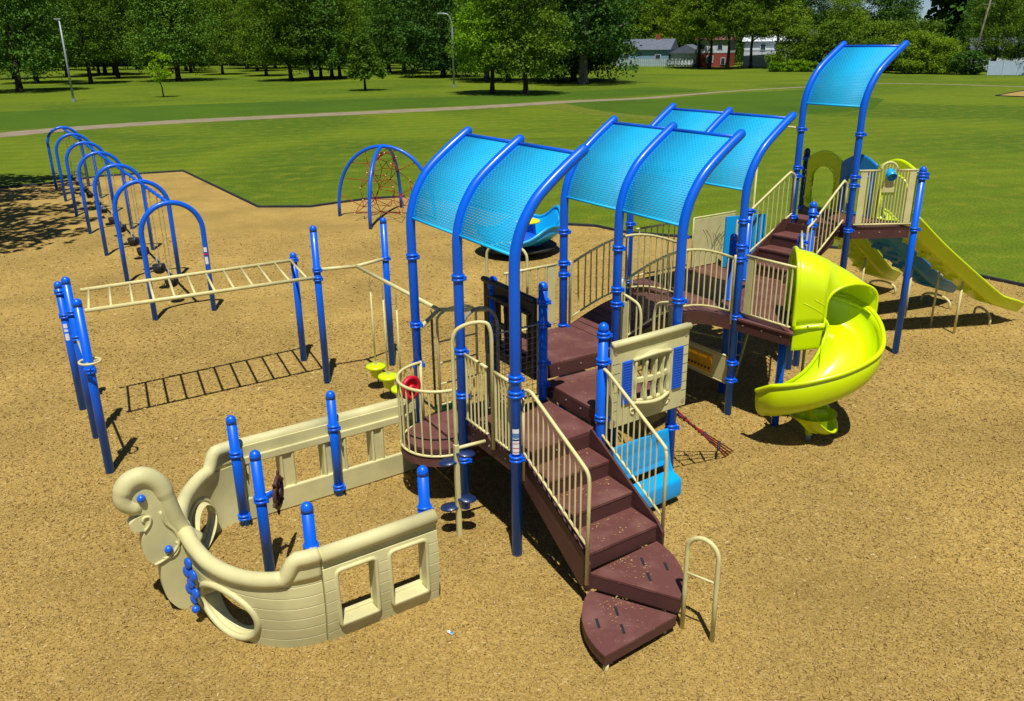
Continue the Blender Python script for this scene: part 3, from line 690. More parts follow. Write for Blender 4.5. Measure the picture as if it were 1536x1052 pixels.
g_ = straight_rail('beige barred rail on the tower front carrying the blue periscope', (YP[0]+.08,YP[1]), (ZP[0]-.08,ZP[1]), 2.44, 3.37, 13, (.12,.12), (.36,.64,.14))
straight_rail('short beige rail between the hand loop and the middle front post', S(-.92,.0), S(-.5,.0), 1.28, 2.1, 6)
straight_rail('short beige rail between the hand loop and the tall front post', S(-.36,.0), S(-.1,.0), 1.28, 2.1, 5)
straight_rail('beige rail with a board beside the left post of the middle canopy', S(-2.0,1.15), S(-2.0,1.9), 1.68, 2.55, 6, (.0,.14))
straight_rail('beige rail on the far side of the large deck beside the map panel', S(-3.02,4.05), S(-3.02,5.1), 1.68, 2.5, 9)
straight_rail('beige rail above the hood of the spiral slide behind', (4.45,12.6), (4.84,13.8), 1.68, 2.5, 7)
def small_gate(label, a0, b0, a1, b1, z0, zt_, n=2):
    t = thing('grab_gate', label, 'handrail', S(a0,b0), 'small looped beige grab gates')
    def q(f,z): v = lerp(S(a0,b0),S(a1,b1),f); return (v[0],v[1],z)
    obj('loop_tube', MB().tube(smooth_path([q(0,zt_+.04),q(.45,zt_),q(.85,zt_-.06),q(1,zt_-.2),q(1,zt_-.5)],4)+[Vector(q(1,z0))], .019, 10), M['beige'], t)
    for k in range(n): f = .25+.5*k/max(1,n-1)*1.; obj('baluster', MB().tube([q(f,z0),q(f,zt_-.02)], .012, 8, cap=False), M['beige'], t)
    p = q(.1,(z0+zt_)/2); obj('side_board', MB().box(p,(.07,.018,zt_-z0-.1),math.atan2(S(a1,b1)[1]-S(a0,b0)[1],S(a1,b1)[0]-S(a0,b0)[0])), M['beige'], t, bevel=.004)
    return t
small_gate('small looped grab gate hanging right of the middle post of the middle canopy', -.94,2.06,-.72,2.12,1.45,2.34,2)
small_gate('small looped grab gate directly above the cream house window panel', -.1,2.02,-.4,2.02,1.45,2.5,3)

# ------------------------------------------------------------------ round balcony, hand loop arch, pod climber
bc = Vector(S(-1.5,.0)[:2]); bal = thing('round_balcony', 'half round brown balcony with curved beige bars below the nearest canopy', 'balcony', (bc.x,bc.y,0))
axu = Vector((UA.x,UA.y)); out = Vector((-WA.x,-WA.y))
def bpt(r, th, z): v = bc+axu*(r*math.cos(th))+out*(r*math.sin(th)); return (v.x,v.y,z)
half = [bpt(.46,math.pi*k/20,0)[:2] for k in range(21)]
obj('deck_surface', MB().prism(half, .76, .8), M['deck'], bal, bevel=.006)
# lower ring with slots
us_ = [math.pi*k/72 for k in range(73)]
def ringmap(u, r, sd_): return bpt(r,u,.7 if sd_==0 else .6)
obj('lower_ring', MB().grid(us_,[.44,.475,.5,.535],ringmap,lambda u,r:(.475<r<.5 and int(u/math.pi*72)%6 in (2,3,4)),smooth=False), M['deck'], bal)
mbk = MB(); N = 40
for k in range(N+1): pass
obj('skirt', MB().grid([math.pi*k/40 for k in range(41)],[.6,.72],lambda u,z,s_: bpt(.525 if s_==0 else .505,u,z)), M['deckedge'], bal)
obj('inner_skirt', MB().grid([math.pi*k/40 for k in range(41)],[.7,.76],lambda u,z,s_: bpt(.455 if s_==0 else .44,u,z)), M['deckedge'], bal)
obj('top_rail', MB().tube([bpt(.53,math.pi*(k/24),1.6) for k in range(25)], .02, 10), M['beige'], bal)
obj('bottom_rail', MB().tube([bpt(.53,math.pi*(k/24),.74) for k in range(25)], .017, 8), M['beige'], bal)
for k in range(15):
    th = math.pi*(k+.35)/14.7; obj('baluster', MB().tube([bpt(.53,th,.74),bpt(.53,th,1.6)], .0115, 8, cap=False), M['beige'], bal)
for th in (0,math.pi): obj('end_post', MB().tube([bpt(.53,th,.62),bpt(.53,th,1.62)], .02, 8), M['beige'], bal)
dth = math.radians(154); dc = Vector(bpt(.47,dth,1.33)); nrm = (Vector((.75,-.66,0))).normalized()
dk = thing('red_disc', 'red ring shaped play disc on the inside of the round balcony bars', 'play disc', tuple(dc))
obj('disc', MB().lathe(tuple(dc), [(0,.0),(.1,.0),(.105,.02),(.15,.025),(.165,.01),(.165,-.02),(0,-.02)], 24, tuple(nrm)), M['red'], dk)
obj('hub', MB().lathe(tuple(dc), [(.05,-.01),(.05,.03),(.03,.045),(0,.045)], 16, tuple(nrm)), M['red'], dk)
pod = thing('pod_climber', 'tall beige climbing pole with four dark blue foot pads below the hand loop', 'climber', S(-.589,-.309))
L0 = Vector(S(-.589,-.309)); R0 = Vector(S(-.4,.0))
lp = [tuple(L0+Vector((0,0,-.05))), tuple(L0+Vector((0,0,1.5)))] + [tuple(v) for v in smooth_path([L0+Vector((0,0,2.45)),L0+Vector((0,0,2.52))+(R0-L0)*.04,L0+Vector((0,0,2.6))+(R0-L0)*.16,L0+(R0-L0)*.5+Vector((0,0,2.66)),L0+(R0-L0)*.86+Vector((0,0,2.66)),R0+Vector((0,0,2.58))-(R0-L0)*.03,R0+Vector((0,0,2.48))],4)] + [tuple(R0+Vector((0,0,1.14)))]
obj('loop_tube', MB().tube(lp, .022, 10), M['beige'], pod)
obj('climbing_pole', MB().box(tuple(L0+Vector((0,0,.58))),(.055,.055,1.26),ANG_U), M['beige'], pod, bevel=.008)
e0 = S(-.56,.0,1.16); obj('brace', MB().tube([tuple(L0+Vector((0,0,1.16))),e0], .022, 10), M['beige'], pod)
for sx,z in ((1,1.09),(-1,.98),(1,.5),(-1,.39)):
    c = Vector((L0.x+sx*.1, L0.y+.01, z)); 
    mbp = MB(); mbp.lathe((c.x,c.y,c.z), [(0,-.02),(.08,-.018),(.1,0),(.097,.014),(0,.02)], 20)
    mbp.v = [(c.x+(x-c.x)*1.15, y, zz+(x-c.x)*-.12*sx) for x,y,zz in mbp.v]
    obj('foot_pad', mbp, M['navy'], pod)

# ------------------------------------------------------------------ lettered safety stickers
def sticker(label, c, w, h, nrm, rows):
    n_ = Vector(nrm).normalized(); s_ = Vector((0,0,1)).cross(n_); t = thing('safety_sticker', label, 'sticker', c, 'safety stickers on blue posts')
    def q(u,v,r): 
        a = u/PR; v0 = n_*math.cos(a)+s_*math.sin(a); return (c[0]+v0.x*r, c[1]+v0.y*r, c[2]+v)
    for i,(v0,v1,m) in enumerate(rows):
        mbs = MB().grid([-w/2+w*k/6 for k in range(7)],[v0,v1],lambda u,v,sd_: q(u,v,PR+.0012), two=False); o = obj('print', mbs, M[m], t)
    return t
p3 = S(0,0)
sticker('blue and white age sticker with red lines on the tallest front post', (p3[0],p3[1],1.47), .075, .3, (-.05,-1,0), [(.02,.14,'white'),(.03,.09,'skyplastic'),(-.16,.0,'white')])
for z in (1.44,1.385,1.335): 
    o = obj('red_line', MB().grid([-.034+.068*k/6 for k in range(7)],[z-.006,z+.003],lambda u,v,sd_: (p3[0]+math.sin(u/PR)*(PR+.0022), p3[1]-math.cos(u/PR)*(PR+.0022), v), two=False), M['red'], [x for x in D.objects if x.name.startswith('safety_sticker')][0])

# ------------------------------------------------------------------ cream window panel, bench, dark panel, mesh
def plane_frame(A, B):
    A = Vector(A[:2]); B = Vector(B[:2]); e = (B-A); L = e.length; e.normalize(); n_ = Vector((e.y,-e.x))
    return lambda u, z, off=0.: (A.x+e.x*u+n_.x*off, A.y+e.y*u+n_.y*off, z), L, n_
def window_panel(name, label, A, B, z0, z1, m, accent, flip=1, dark=False):
    f, L, n_ = plane_frame(A, B); t = thing(name, label, 'play panel', f(0,0), 'moulded window panels')
    W0, W1 = .0, L; H = z1-z0
    hx0, hx1, hz0, hz1 = (L*.29, L*.73, z0+H*.24, z0+H*.74) if not dark else (L*.12, L*.9, z0+H*.2, z0+H*.78)
    cols = 4
    def hole(u,z):
        if not (hx0 < u < hx1): return False
        k = (u-hx0)/(hx1-hx0)*cols; fr = k-int(k)
        if not (.22 < fr < .86): return False
        cz = (hz0+hz1)/2
        return (hz0+.02 < z < cz-.03) or (cz+.03 < z < hz1-.01)
    us = sorted(set([0,.03,.06,L*.12,L*.18,L-.03,L-.06,L,L*.85]+[hx0+(hx1-hx0)*(k+q)/cols for k in range(cols) for q in (.0,.22,.35,.54,.72,.86)]+[hx1]))
    zs = sorted(set([z0,z0+.03,z0+H*.12,hz0,hz0+.02,hz0+.06,(hz0+hz1)/2-.07,(hz0+hz1)/2-.03,(hz0+hz1)/2+.03,(hz0+hz1)/2+.07,hz1-.05,hz1-.01,z1-.17,z1-.14,z1-.03,z1]))
    def fm(u,z,s_):
        o = 0.
        if hx0 <= u <= hx1 and hz0-.02 <= z <= hz1+.02: o = .05*math.sin(math.pi*(u-hx0)/(hx1-hx0))
        return f(u,z,flip*((.028 if s_==0 else -.02)+o))
    obj('panel_body', MB().grid(us, zs, fm, hole, smooth=False), M[m], t, bevel=.006)
    obj('top_lip', MB().tube([f(0,z1-.03,flip*.03),f(L,z1-.03,flip*.03)], .04, 12), M[m], t)
    for k in range(cols+1):
        u = hx0+(hx1-hx0)*(k+.04)/cols; o = .05*math.sin(math.pi*(u-hx0)/(hx1-hx0))+.035
        prof = [.016,.024,.018,.014,.014,.02,.024,.02,.014,.014,.018,.024,.016]
        obj('spindle', MB().tube([f(u,hz0+(hz1-hz0)*j/12,flip*o) for j in range(13)], prof, 10), M[m], t)
    # arched sill and lintel
    for zz,sg,nm in ((hz0,-1,'sill'),(hz1,1,'lintel')):
        pts = [f(hx0-.03+(hx1-hx0+.06)*k/14, zz+sg*.06*math.sin(math.pi*k/14)*(1 if sg>0 else .3), flip*(.03+.085*math.sin(math.pi*k/14))) for k in range(15)]
        obj(nm, MB().tube(pts, .022, 10), M[m], t)
        mb = MB(); mb.grid([k/14 for k in range(15)],[0,.5,1],lambda a,b_,s_: f(hx0-.02+(hx1-hx0+.04)*a, zz+sg*(b_*(.13 if sg<0 else .09)*math.sin(math.pi*a)), flip*((.03+.08*math.sin(math.pi*a)*(1-b_))-(0 if s_==0 else .012)))); obj(nm+'_shell', mb, M[m], t)
    if accent:
        for u0,u1 in ((L*.125,L*.25),(L*.79,L*.92)):
            sh = obj('shutter', MB().box(f((u0+u1)/2,(z0+H*.25+z1-.26)/2,flip*.034),(u1-u0,.018,z1-.26-z0-H*.25),math.atan2(n_.x,-n_.y)), M[accent], t, bevel=.004)
            for k in range(16):
                z = z0+H*.25+.02+(z1-.3-z0-H*.25)*k/15; obj('louvre', MB().beam(f(u0+.015,z,flip*.046),f(u1-.015,z,flip*.046),.008,.014), M[accent], sh)
    for u in (.05,L-.05):
        for z in (z0+.07,z1-.13): obj('bolt_recess', MB().lathe(f(u,z,flip*.029), [(.0,.002),(.018,.002),(.026,.004),(.03,.0)], 14, (n_.x*flip,n_.y*flip,0)), M['steelbolt' if not dark else m], t)
    # embossed wave under the window
    for k in (-1,1):
        c0 = L/2+k*.27; pts = [f(c0+.055*math.cos(a)*k*(1-a/14), z0+H*.13+.045*math.sin(a)*(1-a/14), flip*.032) for a in [j*.5 for j in range(14)]]
        obj('emboss', MB().tube(pts, .011, 6), M[m], t)
    for k in range(6):
        for u0,u1 in ((.008,L*.1),(L*.93,L-.008)):
            z = z0+H*(.2+.11*k); obj('plank_groove', MB().beam(f(u0,z,flip*.0285),f(u1,z,flip*.0285),.004,.008), M['shadebeige' if not dark else m], t)
    return t
window_panel('window_panel', 'cream house window panel with spindles and bright blue shutters beside the stairs', S(.06,1.05), S(.06,2.06), 1.27, 2.33, 'cream', 'royal')
window_panel('window_panel', 'dark brown spindled panel in the shade behind the tall front post', S(-2.18,1.0), S(-1.13,1.0), 1.4, 2.5, 'darkpanel', None, dark=True)
# moulded bench under the window panel
bn = thing('play_bench', 'sky blue moulded bench seat under the cream window panel', 'bench', S(.1,1.5))
f, L, n_ = plane_frame(S(.02,1.06), S(.0,1.93))
def benchmap(sec):
    return lambda u,w,s_: f(u, sec(w)[1]+(0 if s_==0 else -.03*sec(w)[3]), sec(w)[0]+(0 if s_==0 else -.03*sec(w)[2]))
prof = smooth_path([(.0,.95,0),(.02,.78,0),(.04,.63,0),(.07,.5,0),(.11,.41,0),(.17,.385,0),(.23,.37,0),(.262,.33,0),(.27,.2,0),(.262,.12,0)],4)
ws = list(range(len(prof)))
def secf(w):
    i = int(w); v = prof[i]; a = prof[max(0,i-1)]; b = prof[min(len(prof)-1,i+1)]; d = (b-a).normalized(); return v.x, v.y, -d.y, d.x
def bfm(u,w,s_):
    x,z,nx,nz = secf(w); o = 0 if s_==0 else .035
    if s_==0 and int(w) in (4,10): o = .012
    return f(u, z-nz*o, x-nx*o)
obj('seat_shell', MB().grid([0,.02,.05,.2,.3,.5,L*.5,L-.3,L-.12,L-.05,L-.02,L], ws, bfm, lambda u,w:(12 < w < 15 and .1 < u < L-.12)), M['skyplastic'], bn, bevel=.01)
for u in (.015,L-.015):
    obj('side_panel', MB().plate([f(u,.93,.0),f(u,.63,.04),f(u,.5,.07),f(u,.4,.12),f(u,.36,.24),f(u,.3,.265),f(u,.13,.255),f(u,.12,.1),f(u,.4,-.02),f(u,.8,-.03)], .03, (UA.y*0+WA.x,WA.y,0)), M['skyplastic'], bn, bevel=.008)
# wire mesh infill
def mesh_panel(label, A, B, z0, z1, nu, nz, m='shadebeige'):
    f, L, n_ = plane_frame(A,B); t = thing('wire_mesh_panel', label, 'mesh panel', f(0,0), 'wire mesh panels')
    obj('frame', MB().tube([f(0,z0),f(L,z0),f(L,z1),f(0,z1)], .016, 8, closed=True), M[m], t)
    for k in range(1,nu): obj('wire', MB().tube([f(L*k/nu,z0),f(L*k/nu,z1)], .0028, 5, cap=False), M[m], t)
    for k in range(1,nz): obj('wire', MB().tube([f(0,z0+(z1-z0)*k/nz,.006),f(L,z0+(z1-z0)*k/nz,.006)], .0028, 5, cap=False), M[m], t)
    return t
mesh_panel('wire mesh panel in shade-greyed beige between the tall front post and the capped post', S(-1.0,.3), S(-1.0,.93), 1.28, 2.22, 9, 12)  # wires coloured grey to carry the shade under the canopy
mesh_panel('wire mesh panel in shade-greyed beige left of the hand loop, low behind the bars', S(-1.95,.95), S(-1.4,.95), .85, 1.9, 8, 13)
lp2 = thing('hand_loop', 'beige inverted U grip bar, greyed in colour for canopy shade, before the dark brown panel', 'handrail', S(-1.05,.1))
def q2(f_,z): v = lerp(S(-1.02,.02),S(-1.02,.45),f_); return (v[0],v[1],z)
obj('loop_tube', MB().tube([q2(0,.85),q2(0,2.0)]+[q2(.5-.5*math.cos(u),2.3+.28*math.sin(u)) for u in [math.pi*k/12 for k in range(13)]]+[q2(1,2.0),q2(1,1.2)], .02, 10), M['shadebeige'], lp2)  # grey tone puts the canopy shade into the bar's colour
lp3 = thing('hand_loop', 'tall beige inverted U loop beyond the yellow topped spinner, against the far chips', 'handrail', S(-3.2,1.6))
def q3(f_,z): v = lerp(S(-2.55,1.25),S(-2.12,1.55),f_); return (v[0],v[1],z)
obj('loop_tube', MB().tube([q3(0,.0),q3(0,2.4)]+[q3(.5-.5*math.cos(u),2.66+.2*math.sin(u)) for u in [math.pi*k/12 for k in range(13)]]+[q3(1,2.5),q3(1,1.4)], .02, 10), M['beige'], lp3)
obj('cross_bar', MB().tube([q3(0,2.1),q3(1,2.1)], .014, 8), M['beige'], lp3)
# inner climbing loop seen above the round balcony
lp4 = thing('hand_loop', 'beige loop ladder standing behind the middle front post', 'handrail', S(-1.9,.4))
def q4(f_,z): v = lerp(S(-1.98,.25),S(-1.98,.75),f_); return (v[0],v[1],z)
obj('loop_tube', MB().tube([q4(0,.1),q4(0,1.9)]+[q4(.5-.5*math.cos(u),2.1+.14*math.sin(u)) for u in [math.pi*k/10 for k in range(11)]]+[q4(1,1.9),q4(1,.1)], .018, 10), M['beige'], lp4)
for k in range(6): obj('rung', MB().tube([q4(0,.3+.3*k),q4(1,.3+.3*k)], .013, 8), M['beige'], lp4)

# play panel with yellow dial, map panel, blue panel
f, L, n_ = plane_frame(S(-1.95,4.0), S(-1.08,4.0)); t = thing('activity_panel', 'low beige activity panel with an amber board in the shade under the arched bridge', 'play panel', f(0,0))
obj('panel_body', MB().box(f(L/2,.72),(L,.025,.4),ANG_U), M['beige'], t, bevel=.006)
for u,z0,z1 in ((.0,.5,.94),(L,.5,.94)): obj('side_rail', MB().beam(f(u,z0,0),f(u,z1,0),.03,.03), M['beige'], t)
for z in (.5,.94): obj('edge_rail', MB().tube([f(0,z,0),f(L,z,0)], .017, 8), M['beige'], t)
ab = obj('amber_board', MB().box(f(L*.44,.71,.02),(L*.5,.02,.3),ANG_U), M['amber'], t, bevel=.004)
for k in range(7): obj('bead', MB().ball(f(L*.24+L*.07*k,.64,.045), .018, 8), M['black'], ab)
f, L, n_ = plane_frame(S(-3.02,5.2), S(-3.02,6.1)); t = thing('map_panel', 'beige flat panel engraved with faint scribbled lines beside the third canopy', 'play panel', f(0,0))
obj('panel_body', MB().box(f(L/2,2.06),(L,.02,.86),ANG_W), M['beige'], t, bevel=.004)
obj('edge_rail', MB().tube([f(0,1.62,0),f(L,1.62,0),f(L,2.52,0),f(0,2.52,0)], .016, 8, closed=True), M['beige'], t)
rnd = random.Random(4); 
for j in range(16):
    x = .35*L+rnd.random()*.4*L; z = 1.75+rnd.random()*.2; pts = []; a = math.pi/2+rnd.uniform(-.6,.6)
    for k in range(6): pts.append(f(x,z,.012)); x += .08*math.cos(a); z += .08*math.sin(a); a += rnd.uniform(-.35,.35); x = min(max(x,.08),L-.08); z = min(z,2.42)
    obj('engraved_line', MB().tube(pts, .0035, 4), M['meadow' if j%2 else 'shadebeige'], t)
f, L, n_ = plane_frame(S(-2.75,5.6), S(-2.55,6.25)); t = thing('bubble_panel', 'sky blue moulded panel with a round hole behind the upper stair rail', 'play panel', f(0,0))
cxh, czh = L*.4, 2.05
def snp(u,z):
    d_ = math.hypot(u-cxh,z-czh); k = .17/max(d_,1e-6); return cxh+(u-cxh)*k, czh+(z-czh)*k
obj('panel_body', MB().grid([L*k/22 for k in range(23)],[1.62+.92*k/24 for k in range(25)],lambda u,z,s_: f(u,z,.02 if s_==0 else -.02), lambda u,z: math.hypot(u-cxh,z-czh)<.17, snap=snp, smooth=False), M['skyplastic'], t)
obj('hole_rim', MB().tube([f(cxh+.18*math.cos(a),czh+.18*math.sin(a),.02) for a in [2*math.pi*k/20 for k in range(20)]], .018, 8, closed=True), M['skyplastic'], t)
# periscope on the tower rail
f, L, n_ = plane_frame(YP, ZP); t = thing('periscope', 'sky blue cylinder periscope mounted on the tower front rail', 'toy scope', f(L*.5,0))
ax = Vector((n_.x,n_.y,-.55)).normalized(); c = Vector(f(L*.52,3.32,.0)); 
obj('scope_tube', MB().lathe(tuple(c-ax*.02), [(0,-.06),(.06,-.05),(.08,-.01),(.084,.13),(.078,.135),(.07,.13),(.066,.06),(0,.06)], 20, tuple(ax)), M['skyplastic'], t)
obj('bracket', MB().plate([f(L*.42,3.0,.02),f(L*.6,3.0,.02),f(L*.6,3.08,.02),f(L*.55,3.25,.02),f(L*.46,3.25,.02)], .02, (n_.x,n_.y,0)), M['beige'], t, bevel=.003)
obj('hub', MB().tube([f(L*.51,3.22,.02),tuple(c)], .03, 10), M['skyplastic'], t)
# tall climbing pole frame left of the tower
t = thing('fire_pole', 'tall thin beige pole with a top arm, standing left of the slide tower', 'pole', S(-3.4,7.0))
px,py,_ = S(-3.35,6.9); obj('pole', MB().tube([(px,py,-.05),(px,py,4.0)], .02, 10), M['beige'], t)
obj('top_arm', MB().tube([(px,py,4.0),(XP[0],XP[1],4.0)], .018, 8), M['beige'], t)
# net climber in the shade
t = thing('rope_net_climber', 'red and blue rope net slanting from under the middle canopy to the chips', 'rope climber', S(0,3))
g0 = Vector((2.98,10.56,.02)); g1 = Vector((3.12,10.72,.02)); h0 = Vector(S(-.08,2.1,1.12)); h1 = Vector(S(-.6,2.12,1.1))
for k in range(4):
    q = k/3; a = g0.lerp(g1,q); b = h0.lerp(h1,q); obj('rope', MB().tube([tuple(a),tuple(b)], .011, 6), M['rope'], t)
for k in range(1,6):
    q = k/6; pts = [];
    for j in range(9): v = g0.lerp(g1,j/8).lerp(h0.lerp(h1,j/8),q); pts.append((v.x,v.y,v.z-.03*math.sin(math.pi*(j%2)))) 
    obj('rope', MB().tube(pts, .011, 6), M['bluerope'], t)
    for j in range(5):
        v = g0.lerp(g1,j/4).lerp(h0.lerp(h1,j/4),q); obj('knot', MB().ball(tuple(v), .024, 8), M['black'], t)
# ladder-like bars lying in the shade under the large deck
t = thing('curved_arch_climber', 'beige rail climber slanting under the large deck in shade', 'climber', S(-2.2,4.7))
A0 = Vector(S(-1.75,5.3,1.5)); A1 = Vector(S(-2.9,5.0,1.5)); B0 = Vector(S(-1.6,4.75,.1)); B1 = Vector(S(-2.75,4.3,.1))
for p,q in ((A0,B0),(A1,B1)): obj('side_rail', MB().tube([tuple(p),tuple(q)], .02, 8), M['beige'], t)
for k in range(1,7): obj('rung', MB().tube([tuple(A0.lerp(B0,k/7)),tuple(A1.lerp(B1,k/7))], .015, 8), M['beige'], t)

# ------------------------------------------------------------------ spiral slide
sc_ = Vector((4.33,11.45)); sp = thing('spiral_slide', 'glossy lime spiral slide with a barrel hood leaving the large deck', 'slide', (4.3,11.2,0))
stations = [((4.0,11.48),(4.24,12.16),1.62),((4.33,11.42),(4.6,12.08),1.58),((4.49,11.39),(5.0,11.92),1.5),((4.5,11.35),(5.21,11.62),1.38),((4.43,11.27),(5.2,11.22),1.22),
            ((4.34,11.2),(5.0,10.82),1.06),((4.22,11.16),(4.55,10.6),.9),((4.08,11.16),(4.02,10.56),.76),((3.95,11.22),(3.64,10.72),.64),((3.87,11.32),(3.47,10.96),.57)]
INR = smooth_path([(a[0],a[1],z) for a,b_,z in stations], 6); OUTR = smooth_path([(b_[0],b_[1],z) for a,b_,z in stations], 6)
CL = [(a+b_)/2 for a,b_ in zip(INR,OUTR)]; HW = [(a-b_).length/2 for a,b_ in zip(INR,OUTR)]
def frame(i):
    sd_ = (OUTR[i]-INR[i]).normalized(); return CL[i], sd_, Vector((sd_.y,-sd_.x,0))
def sect(w, i):
    "U section, w in 0..1 from inner rim to outer rim"
    n_ = len(CL)-1; q = w*2-1; wh = .2 if q < 0 else .38
    x = HW[i]*math.copysign(min(1,abs(q)*1.12), q)
    z = 0 if abs(q) < .4 else wh*((abs(q)-.4)/.6)**1.9
    if i > n_-5: z *= 1-.25*(i-(n_-5))/5
    return x, z
def smap(iu, w, s_):
    i = int(iu); c, sd_, d = frame(i); x, z = sect(w, i); e = 0 if s_==0 else .028
    k = -1 if w < .5 else 1
    return (c.x+sd_.x*(x+ (e*k if abs(w*2-1)>.7 else 0)), c.y+sd_.y*(x+(e*k if abs(w*2-1)>.7 else 0)), c.z+z-(e if abs(w*2-1)<=.7 else 0))
obj('chute', MB().grid(list(range(len(CL))), [k/20 for k in range(21)], smap), M['lime'], sp)
# flared outer skin under the rims gives the moulded, deep sided look
def skin(iu, w, s_):
    i = int(iu); c, sd_, d = frame(i); n_ = len(CL)-1
    a = math.pi*w; n_ = n_
    ci = math.cos(a); x = -(HW[i]+.015)*ci if ci > 0 else -(HW[i]+.045)*ci; top_ = .22 if ci > 0 else .37
    z = top_-(top_+.17)*math.sin(a)**.6
    if i > n_-5: z = z if z < .1 else z*(1-.25*(i-(n_-5))/5)
    r_ = 1 if s_==0 else .95
    return (c.x+sd_.x*x*r_, c.y+sd_.y*x*r_, c.z+z+(0 if s_==0 else .02))
obj('outer_shell', MB().grid(list(range(4,len(CL))), [k/18 for k in range(19)], skin), M['lime'], sp)
for sg in (-1,1):
    pts = []
    for i in range(4, len(CL)):
        c, sd_, d = frame(i); x, z = sect(0 if sg<0 else 1, i); oo = HW[i]+.035 if sg > 0 else -HW[i]-.01; pts.append((c.x+sd_.x*oo, c.y+sd_.y*oo, c.z+z+.005))
    obj('rolled_rim', MB().tube(pts, (.034 if sg > 0 else .026), 10, dome=True), M['lime'], sp)
# end wall closing the low turn
c, sd_, d = frame(len(CL)-1)
obj('end_lip', MB().tube([(c.x+sd_.x*(HW[-1]+.02)*-math.cos(a), c.y+sd_.y*(HW[-1]+.02)*-math.cos(a), c.z+(.2 if math.cos(a) > 0 else .3)-(.16+(.2 if math.cos(a) > 0 else .3))*math.sin(a)**.7) for a in [math.pi*k/14 for k in range(15)]], .026, 8), M['lime'], sp)
# hood
HN = 16
hc = [(4.10,11.83),(4.32,11.79),(4.54,11.74),(4.74,11.67),(4.88,11.55)]
htop = [2.68,2.63,2.53,2.38,2.22]; hbot = [1.62,1.66,1.68,1.7,1.7]; hd = []
for i,p in enumerate(hc):
    a = hc[max(0,i-1)]; b = hc[min(4,i+1)]; d_ = Vector((b[0]-a[0],b[1]-a[1])).normalized(); hd.append(Vector((-d_.y,d_.x)))
hd[3] = Vector((.72,.69)); hd[4] = Vector((.966,.259))
def hood(t_, w, s_):
    i = min(3,int(t_*4)); fr = t_*4-i; c = Vector(hc[i]).lerp(Vector(hc[i+1]),fr); n_ = hd[i].lerp(hd[i+1],fr).normalized(); zt_ = htop[i]+(htop[i+1]-htop[i])*fr; zb = hbot[i]+(hbot[i+1]-hbot[i])*fr
    hw = .47-.05*t_; e = 0 if s_==0 else .025; hw -= e; zt_ -= e
    zs_ = zb+(zt_-zb)*.45
    if w < .25: return (c.x-n_.x*hw, c.y-n_.y*hw, zb+(zs_-zb)*w/.25)
    if w > .75: return (c.x+n_.x*hw, c.y+n_.y*hw, zb+(zs_-zb)*(1-w)/.25)
    a = math.pi*(w-.25)/.5; return (c.x-n_.x*hw*math.cos(a), c.y-n_.y*hw*math.cos(a), zs_+(zt_-zs_)*math.sin(a)**.85)
obj('hood', MB().grid([k/12 for k in range(13)], [0,.08,.16,.25]+[.25+.5*k/20 for k in range(1,21)]+[.84,.92,1], hood), M['lime'], sp)
for t_,r_,nm in ((0,.032,'hood_back_flange'),(1,.022,'hood_front_edge')):
    obj(nm, MB().tube([hood(t_,k/30,0) for k in range(31)], r_, 8), M['lime'], sp)
for w0 in (0.0,1.0):
    obj('hood_bottom_flange', MB().tube([hood(k/8,w0,0) for k in range(9)], .035, 8), M['lime'], sp)
    for k in (2,6): q = Vector(hood(k/8,w0,0)); obj('bolt', MB().ball(tuple(q+Vector((-.03,-.03,.02)) if w0==0 else tuple(q)), .016, 8), M['steelbolt'], sp)
# ribs embossed on the left cheek of the hood
for u0,u1,w0,w1 in ((.12,.85,.2,.03),(.3,.92,.235,.1)):
    pts = [hood(u0+(u1-u0)*k/8, w0+(w1-w0)*(k/8), 0) for k in range(9)]; obj('emboss', MB().tube(pts, .0055, 6), M['lime'], sp)
# moulded side walls joining the hood to the chute rims
def ruled(w0, xo):
    def g(u, v, s_):
        a_ = Vector(hood(u, w0, 0)); ii = min(len(CL)-1, 1+u*17); i_ = int(ii); c0_, sd0, _ = frame(i_); c1_, sd1, _ = frame(min(len(CL)-1,i_+1)); fr_ = ii-i_
        zz0 = sect(0 if xo < 0 else 1, i_)[1]; c_ = c0_.lerp(c1_, fr_); q_ = sd0.lerp(sd1, fr_); e = 0 if s_==0 else -.02*(1 if xo > 0 else -1)
        hx_ = HW[i_]*(1-fr_)+HW[min(len(CL)-1,i_+1)]*fr_; b_ = Vector((c_.x+q_.x*(hx_*xo+e), c_.y+q_.y*(hx_*xo+e), c_.z+zz0)); a_ = a_+q_*e
        return tuple(a_.lerp(b_, v))
    return g
obj('inner_side_wall', MB().grid([k/14 for k in range(15)],[0,.33,.66,1],ruled(0.0,-1)), M['lime'], sp)
obj('outer_side_wall', MB().grid([k/14 for k in range(15)],[0,.33,.66,1],ruled(1.0,1)), M['lime'], sp)
def cheek(u, z, s_):
    c_ = Vector(hc[0]).lerp(Vector(hc[2]),u); e = .455 if s_==0 else .425; n2 = hd[0].lerp(hd[2],u); return (c_.x-n2.x*e, c_.y-n2.y*e, z+.06*u)
obj('side_cheek', MB().grid([0,.2,.4,.6,.8,1],[1.28,1.34,1.5,1.66],cheek), M['lime'], sp, bevel=.01)
obj('side_cheek', MB().grid([k/10 for k in range(11)],[0,.5,1],lambda u,v,s_: tuple(Vector(cheek(1,1.28,s_)).lerp(Vector((4.36,11.14,.98)),u)+Vector((0,0,v*(.33-.1*u))))), M['lime'], sp)
